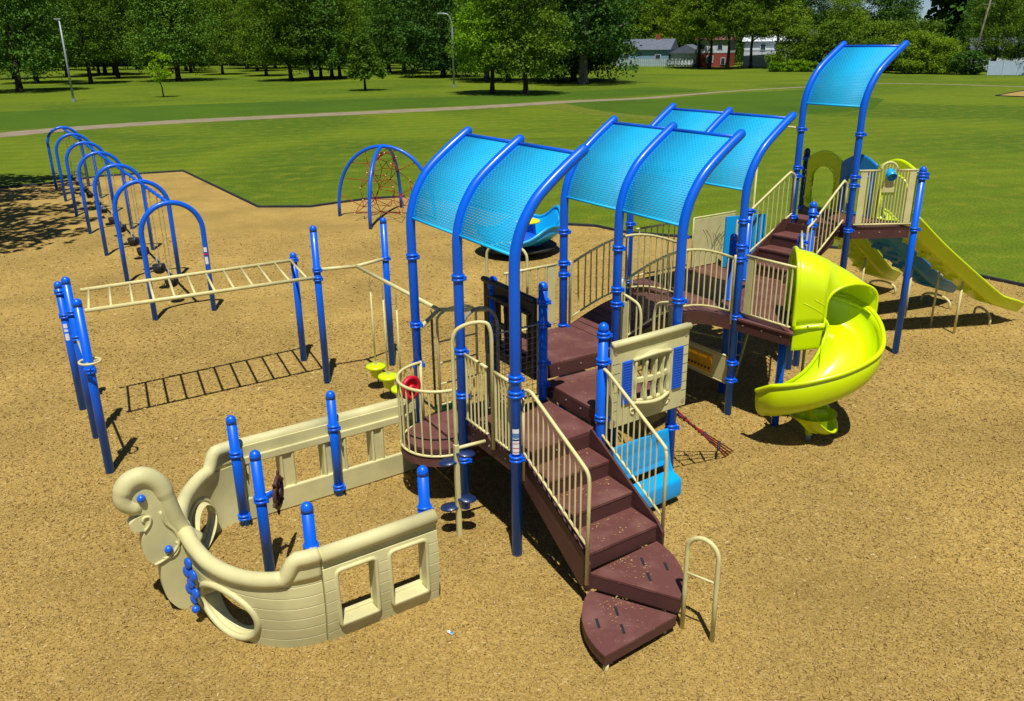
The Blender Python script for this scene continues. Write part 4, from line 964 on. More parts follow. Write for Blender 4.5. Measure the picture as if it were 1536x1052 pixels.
# moulded foot and cup, steel leg
fc = Vector((4.3,11.08))
obj('moulded_foot', MB().lathe((fc.x,fc.y,0), [(.05,.1),(.055,.16),(.075,.22),(.13,.29),(.24,.36),(.36,.46)], 20), M['lime'], sp)
cax = Vector((.62,-.42,.66)).normalized(); ccn = (4.46,11.0,.45)
obj('moulded_cup', MB().lathe(ccn, [(.29*math.sin(t_),-.29*math.cos(t_)) for t_ in [k*.13 for k in range(13)]]+[(.31,.005)]+[(.265*math.sin(t_),-.265*math.cos(t_)) for t_ in [k*.13 for k in range(12,-1,-1)]], 28, tuple(cax)), M['lime'], sp)
obj('moulded_web', MB().plate([(4.25,11.0,.2),(4.36,11.0,.17),(4.5,11.0,.2),(4.5,11.0,.5),(4.1,11.0,.5),(4.05,11.0,.4)], .12, (0,1,0)), M['lime'], sp, bevel=.03)
obj('steel_leg', MB().tube([(fc.x,fc.y,-.05),(fc.x,fc.y,.14)], .04, 14), M['galv'], sp)
obj('centre_leg', MB().tube([(4.34,11.72,-.05),(4.34,11.72,1.3)], .022, 10), M['beige'], sp)

# ------------------------------------------------------------------ triple slides on the tower
Zv = Vector(ZP); Gv = Vector(GP); eZG = (Gv-Zv).normalized(); nZG = Vector((eZG.y,-eZG.x))
if nZG.x < 0: nZG = -nZG
Ltot = (Gv-Zv).length
def slide(label, f0, f1, m, end, endcl, feet, rimm=None):
    f, L, n_ = plane_frame(tuple(Zv+eZG*(Ltot*f0)), tuple(Zv+eZG*(Ltot*f1)))
    t = thing('straight_slide', label, 'slide', f(L/2,0), 'straight slides on the tower')
    cx_, hw = L/2, L*.36
    # entrance arch panel
    def topz(u): v = (u/L-.5)*2; return 3.33+.15*max(0,math.cos(v*math.pi/2))**1.2 - (.02 if abs(v)>.9 else 0)
    def hole(u,w): z = 2.4+(topz(u)-2.4)*w; return abs(u-cx_) < hw and (z < 2.95 and z > 2.42 or (z >= 2.95 and ((u-cx_)/hw)**2+((z-2.95)/.27)**2 < 1))
    def fm(u,w,s_): return f(u, 2.4+(topz(u)-2.4)*w, .03 if s_==0 else -.03)
    pn = obj('entrance_panel', MB().grid([L*k/56 for k in range(57)],[k/56 for k in range(57)],fm,hole,smooth=False), M[m], t, bevel=.004)
    obj('arch_rim', MB().tube([f(cx_-hw,2.45,-.03),f(cx_-hw,2.95,-.03)]+[f(cx_-hw*math.cos(a),2.95+.27*math.sin(a),-.03) for a in [math.pi*k/12 for k in range(13)]]+[f(cx_+hw,2.95,-.03),f(cx_+hw,2.45,-.03)], .02, 8), M[m], pn)
    obj('arch_rim', MB().tube([f(cx_-hw,2.45,.03),f(cx_-hw,2.95,.03)]+[f(cx_-hw*math.cos(a),2.95+.27*math.sin(a),.03) for a in [math.pi*k/12 for k in range(13)]]+[f(cx_+hw,2.95,.03),f(cx_+hw,2.45,.03)], .02, 8), M[m], pn)
    obj('scalloped_edge', MB().tube([f(L*k/16, topz(L*k/16), 0) for k in range(17)], .026, 8), M[m], pn)
    s0 = Vector(f(L/2,2.38,0)); e = Vector((end[0],end[1],0)); dirh = Vector((e.x-s0.x,e.y-s0.y,0)); D_ = dirh.length; dirh.normalize(); side = Vector((-dirh.y,dirh.x,0))
    prof = smooth_path([(0,2.4,0),(.18,2.36,0),(.4,2.2,0),(D_*.3,2.2-(D_*.3-.4)*.73,0),(D_*.72,.66,0),(D_*.82,.48,0),(D_*.92,.36,0),(D_,.25,0)],5)
    w_ = L*.45
    Lp = [0.]
    for q_ in range(1,len(prof)): Lp.append(Lp[-1]+(prof[q_]-prof[q_-1]).length)
    pe = []
    for q_ in range(41):
        sv = Lp[-1]*q_/40; j_ = next((j for j in range(1,len(prof)) if Lp[j] >= sv-1e-9), len(prof)-1); pe.append(prof[j_-1].lerp(prof[j_], (sv-Lp[j_-1])/max(1e-9,Lp[j_]-Lp[j_-1])))
    prof = pe
    def chute(i, q, s_):
        v = prof[int(i)]; a = prof[max(0,int(i)-1)]; b = prof[min(len(prof)-1,int(i)+1)]; d_ = (b-a).normalized(); nx,nz = -d_.y, d_.x
        wall = .0 if abs(q) < .72 else .17*((abs(q)-.72)/.28)**1.3
        tw = 1-.25*max(0,(v.x/D_-.85)/.15)
        h = wall-(0 if s_==0 else (.04 if abs(q) < .72 else .03))
        return (s0.x+dirh.x*(v.x+nx*h)+side.x*q*w_*tw, s0.y+dirh.y*(v.x+nx*h)+side.y*q*w_*tw, v.y+nz*h)
    qs = [-1,-.97,-.9,-.82,-.72,-.5,-.25,0,.25,.5,.72,.82,.9,.97,1]
    ch = obj('chute', MB().grid(list(range(len(prof))), qs, chute), M[m], t)
    for q in (-1,1): obj('rolled_rim', MB().tube([chute(i,q,0) for i in range(len(prof))], .028, 8), M[m], t)
    # moulded stiffening hooks on the underside
    n = len(prof)
    for k in range(12):
        i = 4+int(k*(n-15)/11)
        for q in ((-.5,-.2) if k%2 else (.25,.5)) + ((.0,) if k%3==0 else ()):
            p = Vector(chute(i,q,1)); v = prof[i+1]-prof[i]; dd = v.normalized()
            dn = Vector((dirh.x*dd.x, dirh.y*dd.x, dd.y)); nn_ = Vector((-dirh.x*dd.y*-1, -dirh.y*dd.y*-1, dd.x)); up_ = side.cross(dn).normalized()
            if up_.z > 0: up_ = -up_
            obj('underside_rib', MB().beam(tuple(p+up_*.012), tuple(p+up_*.012+side*.1),.02,.055), M[m], ch)
            obj('underside_rib', MB().beam(tuple(p+up_*.012), tuple(p+up_*.012+dn*.07),.02,.055), M[m], ch)
    # legs
    if feet:
        a,b = Vector((*feet[0],0)), Vector((*feet[1],0)); mid = (a+b)/2
        pts = [tuple(a+Vector((0,0,-.04))),tuple(a+Vector((0,0,.1)))]+[tuple(mid+(a-b)*.5*math.cos(u)+Vector((0,0,.12+.14*math.sin(u)))) for u in [math.pi*k/10 for k in range(11)]]+[tuple(b+Vector((0,0,.1))),tuple(b+Vector((0,0,-.04)))]
        obj('arched_foot', MB().tube(pts, .024, 10), M['beige'], t)
    i = int(n*.55); p = Vector(chute(i,-.5 if endcl else .4,1)); p2_ = Vector(chute(i,.6,1))
    obj('leg', MB().tube([(p.x,p.y,-.05),tuple(p)], .024, 10), M['beige'], t)
    return t
slide('lime straight slide nearest the viewer, running farthest to the right', .04, .345, 'lime', (10.25,16.55), True, ((9.668,16.15),(9.72,16.85)))
M['shadesky'] = mat('shade_darkened_sky_plastic', (.0,.2,.5), .38, .45, .1, .1, 3)  # sky blue plastic with its base colour darkened to imitate underside shade
slide('middle straight slide of the three, sky blue darkened in colour for underside shade', .35, .655, 'shadesky', (9.62,17.95), True, ((9.4,17.25),(9.1,17.9)))
slide('lime straight slide farthest to the left, mostly hidden by the tower', .66, .975, 'lime', (8.75,18.95), True, ((8.75,18.45),(8.35,18.95)))
for px_,py_,zt_,lb in ((8.505,16.2,1.3,'thin beige leg standing under the nearest lime slide'),):
    t = thing('slide_leg', lb, 'post', (px_,py_,0)); obj('pole', MB().tube([(px_,py_,-.05),(px_,py_,zt_)], .022, 10), M['beige'], t); obj('foot', MB().cyl((px_,py_,.012),.035,.02,10), M['beige'], t)

# ------------------------------------------------------------------ pirate style play ship
E1 = Vector((.832,.555)); N1 = Vector((-.555,.832)); ANG_S = math.atan2(.555,.832)
def H(x, y, z=0.): q = E1*x+N1*y; return (q.x,q.y,z)
ship = thing('play_ship', 'cream moulded play ship with a curled prow, planked sides and square windows', 'play ship', H(2.2,8.05))
def hull_panel(x0, x1, ysgn, label=None, zt_=1.0, hidden=False):
    yb = 8.05+ysgn*1.36; L = x1-x0
    wins = [(x0+L*.115,x0+L*.43),(x0+L*.57,x0+L*.885)]; wz = (.17,.78)
    def inwin(x,z): return any(a < x < b for a,b in wins) and wz[0] < z < wz[1]
    xs = sorted(set([x0,x0+.015]+[v for w in wins for v in (w[0]-.03,w[0]-.012,w[0],w[1],w[1]+.012,w[1]+.03)]+[x1-.015,x1]))
    gro = [.12,.24,.36,.48,.6,.72]
    zs = sorted(set([.0,.03]+[g for q in gro for g in (q-.006,q,q+.006)]+[wz[0]-.012,wz[0],wz[1],wz[1]+.012,.84,.85,.86,.93,zt_]))
    def fm(x,z,s_):
        bul = .05*math.sin(math.pi*min(1,z/1.0))
        if s_==1: return H(x, yb-ysgn*.07, z)
        g = .010 if any(abs(z-q) < .001 for q in gro) and not any(a-.02 < x < b+.02 for a,b in wins) else 0
        if abs(z-.85) < .001: g = .014
        return H(x, yb+ysgn*(bul+.04-g), z)
    us_, ws_ = xs, zs
    mb = MB()
    if ysgn < 0: mb.grid(us_, ws_, fm, inwin, smooth=False)
    else: mb.grid(us_[::-1], ws_, fm, inwin, smooth=False)
    p = obj('side_panel', mb, M['cream'], ship)
    if label: p['label'] = label
    ydec = yb+ysgn*.095
    obj('top_moulding', MB().tube([H(x0,yb+ysgn*.03,zt_-.01),H(x1-.004,yb+ysgn*.03,zt_-.01)], .078, 14), M['cream'], p)
    for a,b in wins:
        for yy in (ydec-ysgn*.02, yb-ysgn*.072):
            pts = []; r = .035
            for cx__,cz__,a0 in ((b-r,wz[1]-r,0),(a+r,wz[1]-r,90),(a+r,wz[0]+r,180),(b-r,wz[0]+r,270)):
                for k in range(4): an = math.radians(a0+90*k/3); pts.append(H(cx__+(r+.012)*math.cos(an), yy, cz__+(r+.012)*math.sin(an)))
            obj('window_frame', MB().tube(pts, .022, 8, closed=True), M['cream'], p)
        obj('window_sill', MB().box(H((a+b)/2, yb+ysgn*.02, wz[0]+.012), (b-a-.01,.17,.035), ANG_S), M['cream'], p, bevel=.012)
    # inner rail ledge
    obj('inner_ledge', MB().box(H((x0+x1)/2, yb-ysgn*.075, .12 if ysgn < 0 else .17),(L-.06,.06,.2 if ysgn < 0 else .3),ANG_S), M['cream'], p, bevel=.015)
    obj('inner_ledge', MB().box(H((x0+x1)/2, yb-ysgn*.085, .82),(L-.02,.035,.1),ANG_S), M['cream'], p, bevel=.012)
    return p
hull_panel(2.24,3.47,-1,'near side of the hull with two large square windows')
hull_panel(2.24,3.47,1,'far side hull section next to the bow')
hull_panel(3.5,4.66,1,'far side hull section ending at the round balcony')
# bow shell
XB, AB, WB = 2.23, .87, 1.36
def bow_xy(th, off=0.): return XB-(AB+off)*math.sin(th), 8.05-(WB+off)*math.cos(th)
def shell(th, z, s_):
    fl = .045*math.sin(math.pi*min(1,z/.95)*.9)
    if s_==1: off = fl-.05
    else:
        off = fl+.015
        if any(abs(z-q) < .0015 for q in (.12,.24,.36,.48,.6,.72,.83)): off -= .01
    x,y = bow_xy(th, off); return H(x,y,z)
def ztop(th):
    t_ = min(th, math.pi-th)/(math.pi/2)      # 0 at seams, 1 at stem
    if t_ < .14: return 1.0
    if t_ < .24: q_ = (t_-.14)/.1; return 1.0-.2*q_*q_*(3-2*q_)
    return .8-.04*math.sin((t_-.25)/.75*math.pi)+.05*max(0,(t_-.75)/.25)
ths = [math.pi*k/90 for k in range(91)]; zz = sorted(set([0.0,.04]+[q+d for q in (.12,.24,.36,.48,.6,.72) for d in (-.006,0,.006)]+[.08,.16,.2,.28,.32,.4,.44,.52,.56,.64,.68,.76]))
def port(th, z):
    for c in (math.radians(57), math.radians(138)):
        if ((th-c)/math.radians(19))**2+((z-.3)/.28)**2 < 1: return True
    return False
def psnap(th, z):
    c = math.radians(57) if th < math.pi/2 else math.radians(138); a = (th-c)/math.radians(19); b = (z-.3)/.28; k = 1/max(1e-6,math.hypot(a,b)); return c+a*k*math.radians(19), .3+b*k*.28
bow = obj('bow_shell', MB().grid(ths, zz, shell, port, snap=psnap, smooth=False), M['cream'], ship, label='rounded planked bow with a large oval porthole on each side')
def upper(th, w, s_):
    z = .76+(ztop(th)-.76)*w; off = .06-(.0 if s_==0 else .065); x,y = bow_xy(th, off-.0); return H(x,y,z)
obj('bow_upper_band', MB().grid(ths, [0,.25,.5,.75,1], upper), M['cream'], bow)
for c in (math.radians(57), math.radians(138)):
    for s_,r_ in ((0,.035),(1,.03)):
        obj('porthole_rim', MB().tube([shell(c+math.radians(19)*math.cos(a), .3+.28*math.sin(a)+.0007, s_) for a in [2*math.pi*k/32 for k in range(32)]], r_, 8, closed=True), M['cream'], bow)
    obj('porthole_liner', MB().grid([2*math.pi*k/32 for k in range(33)],[0,1],lambda a,w,s_: tuple(Vector(shell(c+math.radians(19-1.0*s_)*math.cos(a), .3+(.28-.012*s_)*math.sin(a), 0)).lerp(Vector(H(*(bow_xy(c+math.radians(16)*math.cos(a), -.12)), .3+.25*math.sin(a))), w))), M['cream'], bow)
for sg in (0,1):
    pts = []
    for k in range(0,41):
        th = (math.pi/2)*k/40*.93; t2 = th if sg==0 else math.pi-th; x,y = bow_xy(t2, .02); pts.append(H(x,y,ztop(t2)+.0))
    x,y = bow_xy(math.pi/2,.03); pts.append(H(x,8.05+(.05 if sg else -.05),.9)); 
    rad = [.078]*41+[.08]; obj('gunwale', MB().tube(pts, rad, 14), M['cream'], ship)
# curled prow
fig = obj('figurehead', MB().tube([H(x,8.05,z) for x,z in [(v.x,v.y) for v in smooth_path([(1.44,.72,0),(1.34,.84,0),(1.275,1.0,0),(1.235,1.18,0),(1.2,1.36,0),(1.14,1.5,0),(1.03,1.585,0),(.91,1.56,0),(.84,1.46,0),(.845,1.36,0),(.92,1.29,0)],5)]], [.09]*20+[.1]*20+[.09]*11, 16, dome=True), M['cream'], ship, label='curled scroll prow with blue studs')
outl = smooth_path([(.78,1.44,0),(.8,1.33,0),(.9,1.23,0),(1.0,1.215,0),(.9,1.19,0),(.84,1.13,0),(.87,1.05,0),(.96,1.03,0),(.93,.95,0),(.915,.84,0),(.94,.72,0),(1.0,.63,0),(1.05,.6,0),(1.035,.45,0),(1.05,.25,0),(1.1,.12,0),(1.18,.02,0),(1.27,.02,0),(1.38,.1,0),(1.42,.5,0),(1.38,.85,0),(1.3,1.05,0),(1.26,1.3,0),(1.2,1.5,0),(1.05,1.6,0),(.87,1.57,0)],3)
prow = obj('prow_plate', MB().plate([H(v.x,8.05,v.y) for v in outl], .13, (N1.x,N1.y,0)), M['cream'], ship, bevel=.03)
def relief(pts, r=.014):
    for yy in (-.07,.07): obj('relief_curl', MB().tube([H(x,8.05+yy,z) for x,z in pts], r, 6), M['cream'], prow)
relief([(1.147+.1*math.cos(a), .762+.1*math.sin(a)) for a in [-2.2+k*.35 for k in range(9)]], .012)
relief([(v.x,v.y) for v in smooth_path([(1.0,.63,0),(1.1,.66,0),(1.2,.72,0),(1.26,.82,0),(1.23,.95,0),(1.16,1.06,0),(1.13,1.2,0)],4)], .016)
relief([(v.x,v.y) for v in smooth_path([(.96,1.03,0),(1.02,1.1,0),(1.03,1.17,0),(.98,1.18,0),(.96,1.14,0)],4)], .014)
for x_,z_ in ((.983,1.394),(1.147,.762)):
    for yy in (-1,1): obj('stud', MB().ball(H(x_,8.05+yy*.075,z_), .042, 12), M['royal'], prow)
# blue flower ornament on the near cheek of the bow
fl = thing('flower_ornament', 'bright blue moulded flower cluster bolted on the bow beside the curled prow', 'ornament', H(1.3,7.72))
fn = Vector((-E1.x*.95-N1.x*.3, -E1.y*.95-N1.y*.3, .1)).normalized(); fs_ = Vector((0,0,1)).cross(fn); fc_ = Vector(H(1.27,7.68,.5))
for px_,pz_,rr_ in ((.0,.22,.062),(-.05,.1,.065),(.055,.1,.065),(.0,.0,.07),(-.055,-.1,.065),(.05,-.11,.065),(.0,-.2,.06)):
    p = fc_+fs_*px_+Vector((0,0,pz_))+fn*.02; mbx = MB(); mbx.lathe(tuple(p), [(0,.018),(rr_*.5,.018),(rr_*.85,.01),(rr_*.95,.0),(rr_*.9,-.015),(0,-.015)], 14, tuple(fn)); obj('petal', mbx, M['royal'], fl)
obj('stud', MB().ball(tuple(fc_+Vector((0,0,-.3))+fn*.03+fs_*.03), .042, 12), M['royal'], fl)
obj('stem', MB().tube([tuple(fc_+Vector((0,0,-.24))),tuple(fc_+Vector((0,0,.2)))], .02, 8), M['royal'], fl)
# ship posts and wheel
def spost(x, y, z, label, cols):
    p = H(x,y); return post(p[0],p[1],z,label,cols,group='blue posts of the play ship')
spost(2.233,9.26,1.47,'capped blue post at the far side of the ship where the bow begins',(.98,.13))
spost(3.47,9.28,1.47,'capped blue post halfway along the far side of the ship',(.98,.13))
spost(2.233,6.86,1.47,'capped blue post behind the near bow seam of the ship',(.98,.13))
spost(3.47,6.87,1.47,'capped blue post at the near rear corner of the ship',(.98,.13))
wp = H(2.16,8.15); wpost = post(wp[0],wp[1],1.5,'capped blue post in the middle of the ship carrying the brown steering wheel',(.92,),group='blue posts of the play ship')
wc = Vector(H(2.36,8.16,.93)); wt = thing('steering_wheel', 'dark brown ship steering wheel with handles on the middle blue post', 'ship wheel', tuple(wc))
wa = Vector((math.cos(ANG_S-.55),math.sin(ANG_S-.55),0)); wu = Vector((-wa.y,wa.x,0)); 
obj('rim', MB().tube([tuple(wc+wu*(.17*math.cos(a))+Vector((0,0,.17*math.sin(a)))) for a in [2*math.pi*k/24 for k in range(24)]], .022, 8, closed=True), M['deckedge'], wt)
obj('hub', MB().cyl(tuple(wc-wa*.03), .045, .06, 14, tuple(wa)), M['deckedge'], wt)
for k in range(6):
    a = math.pi*k/3+.2; dv = wu*math.cos(a)+Vector((0,0,math.sin(a))); obj('spoke', MB().tube([tuple(wc+dv*.02),tuple(wc+dv*.15)], .014, 8), M['deckedge'], wt)
    obj('handle', MB().tube([tuple(wc+dv*.18),tuple(wc+dv*.21),tuple(wc+dv*.235)], [.012,.02,.014], 8, dome=True), M['deckedge'], wt)
obj('axle', MB().tube([(wp[0],wp[1],.93),tuple(wc)], .02, 8), M['blue'], wt)
obj('bracket', MB().beam((wp[0]+wa.x*.05,wp[1]+wa.y*.05,.93),tuple(wc-wa*.05),.05,.05), M['royal'], wt)

# ------------------------------------------------------------------ monkey bars, chin bar, overhead track
A1p = (-5.549,10.333); A2p = (-6.241,11.44); A3p = (-6.95,12.5); Bp = (-3.858,14.611); Cp = (-3.202,13.515); Dp = (-2.183,14.328)
post(*A1p,2.5,'nearest of the three blue posts at the left end of the monkey bars',(1.52,))
post(*A2p,2.5,'tallest middle blue post at the left end of the monkey bars',(1.98,1.6))
post(*A3p,2.15,'farthest blue post at the left end of the monkey bars',(1.98,1.6))
post(*Bp,2.06,'short blue post holding the far right end of the monkey bars',(1.93,))
post(*Cp,2.76,'tall blue post between the monkey bars and the overhead track',(2.02,1.87))
post(*Dp,2.72,'tall blue post at the far branch of the overhead track',(2.0,))
mk = thing('monkey_bars', 'long beige horizontal ladder of the monkey bars above the wood chips', 'monkey bars', (-5,12.5,0))
r0 = Vector((A2p[0]+.14,A2p[1]+.09,1.97)); r1 = Vector((Cp[0]-.05,Cp[1]-.05,1.9)); q0 = Vector((A3p[0]+.3,A3p[1]+.05,1.99)); q1 = Vector((Bp[0],Bp[1]-.04,1.93))
obj('side_rail', MB().tube([tuple(r0),tuple(r1)], .031, 12), M['beige'], mk); obj('side_rail', MB().tube([tuple(q0),tuple(q1)], .031, 12), M['beige'], mk)
for k in range(12):
    f_ = .015+k*.0865; a_ = r0.lerp(r1,f_); b_ = q0.lerp(q1,f_+.02); obj('rung', MB().tube([tuple(a_),tuple(b_)], .02, 8), M['beige'], mk)
cb = thing('chin_up_bar', 'beige chin-up bar and steering hoop between the two nearest left posts', 'exercise bar', (A1p[0],A1p[1],0))
obj('bar', MB().tube([(A1p[0],A1p[1],1.52),(A2p[0],A2p[1],1.56)], .02, 10), M['beige'], cb)
hc_ = Vector((A1p[0]+.04,A1p[1]-.04,1.66)); obj('hoop', MB().tube([(hc_.x+.13*math.cos(a),hc_.y+.13*math.sin(a),1.66) for a in [2*math.pi*k/20 for k in range(20)]], .016, 8, closed=True), M['beige'], cb)
for a in (.5,2.6,4.7): obj('spoke', MB().tube([(hc_.x+.05*math.cos(a),hc_.y+.05*math.sin(a),1.66),(hc_.x+.13*math.cos(a),hc_.y+.13*math.sin(a),1.66)], .008, 6), M['beige'], cb)
sticker('small white and red safety label low on the farthest left post', (A3p[0],A3p[1],1.35), .06, .3, (.2,-1,0), [(.06,.13,'white'),(.0,.04,'white'),(-.14,-.03,'white')])
ov = thing('overhead_track', 'beige forked overhead beam from which the lime stepping pods hang', 'overhead beam', (-1.9,12.6,0))
J1 = Vector((-2.6,13.8,2.0)); J2 = Vector((-1.02,11.28,2.0)); P1 = Vector(S(-2,0,2.0)); P1b = Vector(S(-2,1,2.08))
for nm,a,b_ in (('arm',Vector((*Cp,2.02)),J1),('arm',Vector((*Dp,2.0)),J1),('beam',J1,J2)): obj(nm, MB().tube([tuple(a),tuple(b_)], .03, 12), M['beige'], ov)
for a,b_ in ((J2,P1),(J2,P1b)): obj('arm', MB().tube([tuple(a),tuple(b_)], .03, 12), M['beige'], ov)
def pods():
    tops = []
    base = None
    for i,(x,y,zt_,lb) in enumerate(((-2.29,13.2,2.0,'lime hanging stepping pod farthest from the round balcony'),(-2.02,12.74,2.0,'lime hanging stepping pod in the middle of the three'),(-1.74,12.2,2.0,'lime hanging stepping pod nearest the balcony, half hidden by its bars'))):
        if base is None:
            t = thing('hanging_pod', lb, 'stepping pod', (0,0,0), 'lime stepping pods hung from the track')
            obj('pod_body', MB().lathe((0,0,.4), [(0,-.17),(.06,-.17),(.085,-.14),(.1,-.04),(.125,-.03),(.165,.0),(.17,.025),(.16,.045),(.08,.055),(0,.055)], 26), M['lime'], t)
            obj('hanging_rod', MB().tube([(0,0,.44),(0,0,1.72)], .014, 8), M['beige'], t)
            obj('rod_socket', MB().cyl((0,0,.44), .024, .07, 12), M['beige'], t)
            c = MB()
            for k in range(8): c.tube([(.012*math.cos(a)*(k%2)+0,.012*math.cos(a)*((k+1)%2),1.72+.033*k+.02*math.sin(a)) for a in [2*math.pi*j/8 for j in range(8)]], .004, 4, closed=True)
            o = obj('chain', c, M['chain'], t); base = t; t.location = (x,y,0)
        else: dup(base, (x,y,0), 0, lb)
pods()
t = thing('hanging_pole', 'brown hanging rod at the end of the overhead track, reaching behind the balcony', 'hanging rod', (-1.14,11.42,0))
obj('rod', MB().tube([(-1.14,11.42,.25),(-1.14,11.42,1.85)], .018, 8), M['shadebeige'], t); obj('hook', MB().tube([(-1.14,11.42,1.85),(-1.14,11.42,1.98)], .008, 6), M['chain'], t)
# leaf shaped steps
for i,(a,b,z,r,lb) in enumerate(((-2.5,.62,.5,.2,'larger green leaf step behind the round balcony'),(-2.9,.3,.62,.14,'smaller upright green leaf step behind the round balcony'))):
    x,y,_ = S(a,b); t = thing('leaf_step', lb, 'stepping pad', (x,y,0), 'green leaf shaped steps')
    obj('pad', MB().lathe((x,y,z), [(0,-.03),(r*.6,-.03),(r,-.005),(r*.98,.015),(r*.6,.02),(0,.012)], 22), M['limed'], t)
    obj('rib', MB().beam((x-r*.8,y,z+.018),(x+r*.8,y,z+.018),.012,.012), M['limed'], t)
    obj('stem', MB().tube([(x,y,-.05),(x,y,z-.02)], .03, 10), M['lime'], t)
x,y,_ = S(-2.25,.75)
t = thing('curved_lime_brace', 'thin lime bar joining the leaf steps to the low deck', 'brace', (x,y,0)); obj('bar', MB().tube([S(-2.7,.6,.42),S(-2.3,.68,.44),S(-2.0,.8,.6)], .012, 8), M['lime'], t); obj('foot', MB().ball(S(-2.7,.6,.42),.05,10), M['lime'], t)

# ------------------------------------------------------------------ swing frame
sx0, sy0, sang, sspc, swid, shgt = -7.098, 17.498, 2.12648, 3.5373, 1.2278, 2.462
sdv = Vector((math.cos(sang),math.sin(sang))); snv = Vector((-sdv.y,sdv.x))
swf = thing('arch_swing_set', 'long row of seven blue arches joined by a ridge beam for the swings', 'swing frame', (sx0,sy0,0))
for i in range(7):
    c = Vector((sx0,sy0))+sdv*(sspc*i); r = swid/2; rr = r-.06
    pts = [(c.x+snv.x*r,c.y+snv.y*r,-.05),(c.x+snv.x*r,c.y+snv.y*r,1.1)]
    pts += [(c.x+snv.x*r*math.cos(a),c.y+snv.y*r*math.cos(a),shgt-.62+.62*math.sin(a)) for a in [math.pi*k/18 for k in range(19)]]
    pts += [(c.x-snv.x*r,c.y-snv.y*r,1.1),(c.x-snv.x*r,c.y-snv.y*r,-.05)]
    obj('arch', MB().tube(pts, .054, 16), M['blue'], swf)
    if i < 6:
        d_ = Vector((sx0,sy0))+sdv*(sspc*(i+1)); bm = obj('ridge_beam', MB().tube([(c.x,c.y,shgt-.0),(d_.x,d_.y,shgt-.0)], .034, 12), M['blue'], swf)
        for f_ in (.16,.3,.44,.56,.7,.84):
            p = c.lerp(d_,f_); obj('hanger', MB().cyl((p.x-sdv.x*.03,p.y-sdv.y*.03,shgt), .044, .06, 12, (sdv.x,sdv.y,0)), M['blue'], bm)
sticker('white and red safety label on the nearest swing arch leg', (sx0-snv.x*swid/2,sy0-snv.y*swid/2,1.25), .07, .4, (.15,-1,0), [(.1,.2,'white'),(.03,.07,'red'),(-.17,-.01,'white')])
belt = None; swing_lbl = {}
def mk_swing(kind):
    t = thing('swing', 'x', 'swing', (0,0,0), 'swings hanging in the arch row')
    g = .24
    for sx in (-1,1):
        c = MB(); n = 30
        for k in range(n):
            z = 2.4-1.8*k/n; c.tube([(sx*g+.011*math.cos(a)*(k%2),.011*math.cos(a)*((k+1)%2),z-.03+.036*math.sin(a)) for a in [2*math.pi*j/6 for j in range(6)]], .0045, 4, closed=True)
        obj('chain', c, M['chain'], t)
    if kind == 'belt':
        def bm(u,w,s_): x = -g+2*g*u; return (x, -.085+.17*w, .44+.17*(2*u-1)**2-(0 if s_==0 else .02))
        obj('belt_seat', MB().grid([k/12 for k in range(13)],[0,.5,1],bm), M['black'], t)
        for sx in (-1,1): obj('buckle', MB().box((sx*g,0,.62),(.02,.1,.05)), M['galv'], t, bevel=.004)
    else:
        obj('bucket_seat', MB().lathe((0,0,.42), [(0,0),(.09,.0),(.13,.04),(.145,.12),(.15,.2),(.14,.21),(.13,.19),(.115,.08),(0,.03)], 18), M['black'], t)
        obj('front_label', MB().box((0,-.15,.54),(.09,.008,.06)), M['galv'], t)
        for sx in (-1,1): obj('strap', MB().beam((sx*.14,0,.6),(sx*g,0,.8),.02,.02), M['galv'], t)
    return t
bay_words = ['nearest','second','third','fourth','fifth','farthest']
protos = {}
for i in range(6):
    kind = 'bucket' if i in (0,1,2) else 'belt'
    for j,f_ in enumerate((.3,.7)):
        c = Vector((sx0,sy0))+sdv*(sspc*(i+f_)); lb = '%s %s swing in the %s bay of the arch row' % ('nearer' if j==0 else 'farther', 'dark blue bucket' if kind=='bucket' else 'black belt', bay_words[i])
        if kind not in protos: protos[kind] = mk_swing(kind); o = protos[kind]; o.location = (c.x,c.y,0); o.rotation_euler = (0,0,sang); o['label'] = lb
        else: dup(protos[kind], (c.x,c.y,0), sang, lb)
# dark worn rubber mats lying below swings
for i in range(3):
    c = Vector((sx0,sy0))+sdv*(sspc*(i+.5))

# ------------------------------------------------------------------ rope dome
F = [Vector((-5.82,28.58)),Vector((-4.43,26.37)),Vector((-3.89,30.03)),Vector((-2.5,27.8))]; dm = thing('rope_dome', 'blue arched dome climber with a tangled red rope net beyond the monkey bars', 'rope climber', (-4.16,28.2,0))
dcn = Vector((-4.16,28.2))
for a,b in ((F[0],F[3]),(F[1],F[2])):
    c = (a+b)/2; v = (a-b)/2; pts = [(a.x,a.y,-.05)]+[(c.x+v.x*math.cos(u),c.y+v.y*math.cos(u),2.37*math.sin(u)**.8) for u in [math.pi*k/28 for k in range(1,28)]]+[(b.x,b.y,-.05)]
    obj('arch', MB().tube(pts, .057, 14), M['blue'], dm)
rnd = random.Random(8); nodes = []
for lev,(zl,rl) in enumerate(((.35,1.3),(.75,1.25),(1.15,1.15),(1.55,.95),(1.9,.6),(2.15,.2))):
    for k in range(8):
        a = k*math.pi/4+.39+(.0 if lev%2 else .2)+rnd.uniform(-.15,.15); r = rl*rnd.uniform(.35,.95); nodes.append(Vector((dcn.x+r*math.cos(a),dcn.y+r*math.sin(a),zl+rnd.uniform(-.1,.1))))
done = set()
for i,p in enumerate(nodes):
    near = sorted(range(len(nodes)), key=lambda j:(nodes[j]-p).length)[1:4]
    for j in near:
        if (min(i,j),max(i,j)) in done: continue
        done.add((min(i,j),max(i,j))); obj('rope', MB().tube([tuple(p),tuple(nodes[j])], .0115, 5), M['rope'], dm)
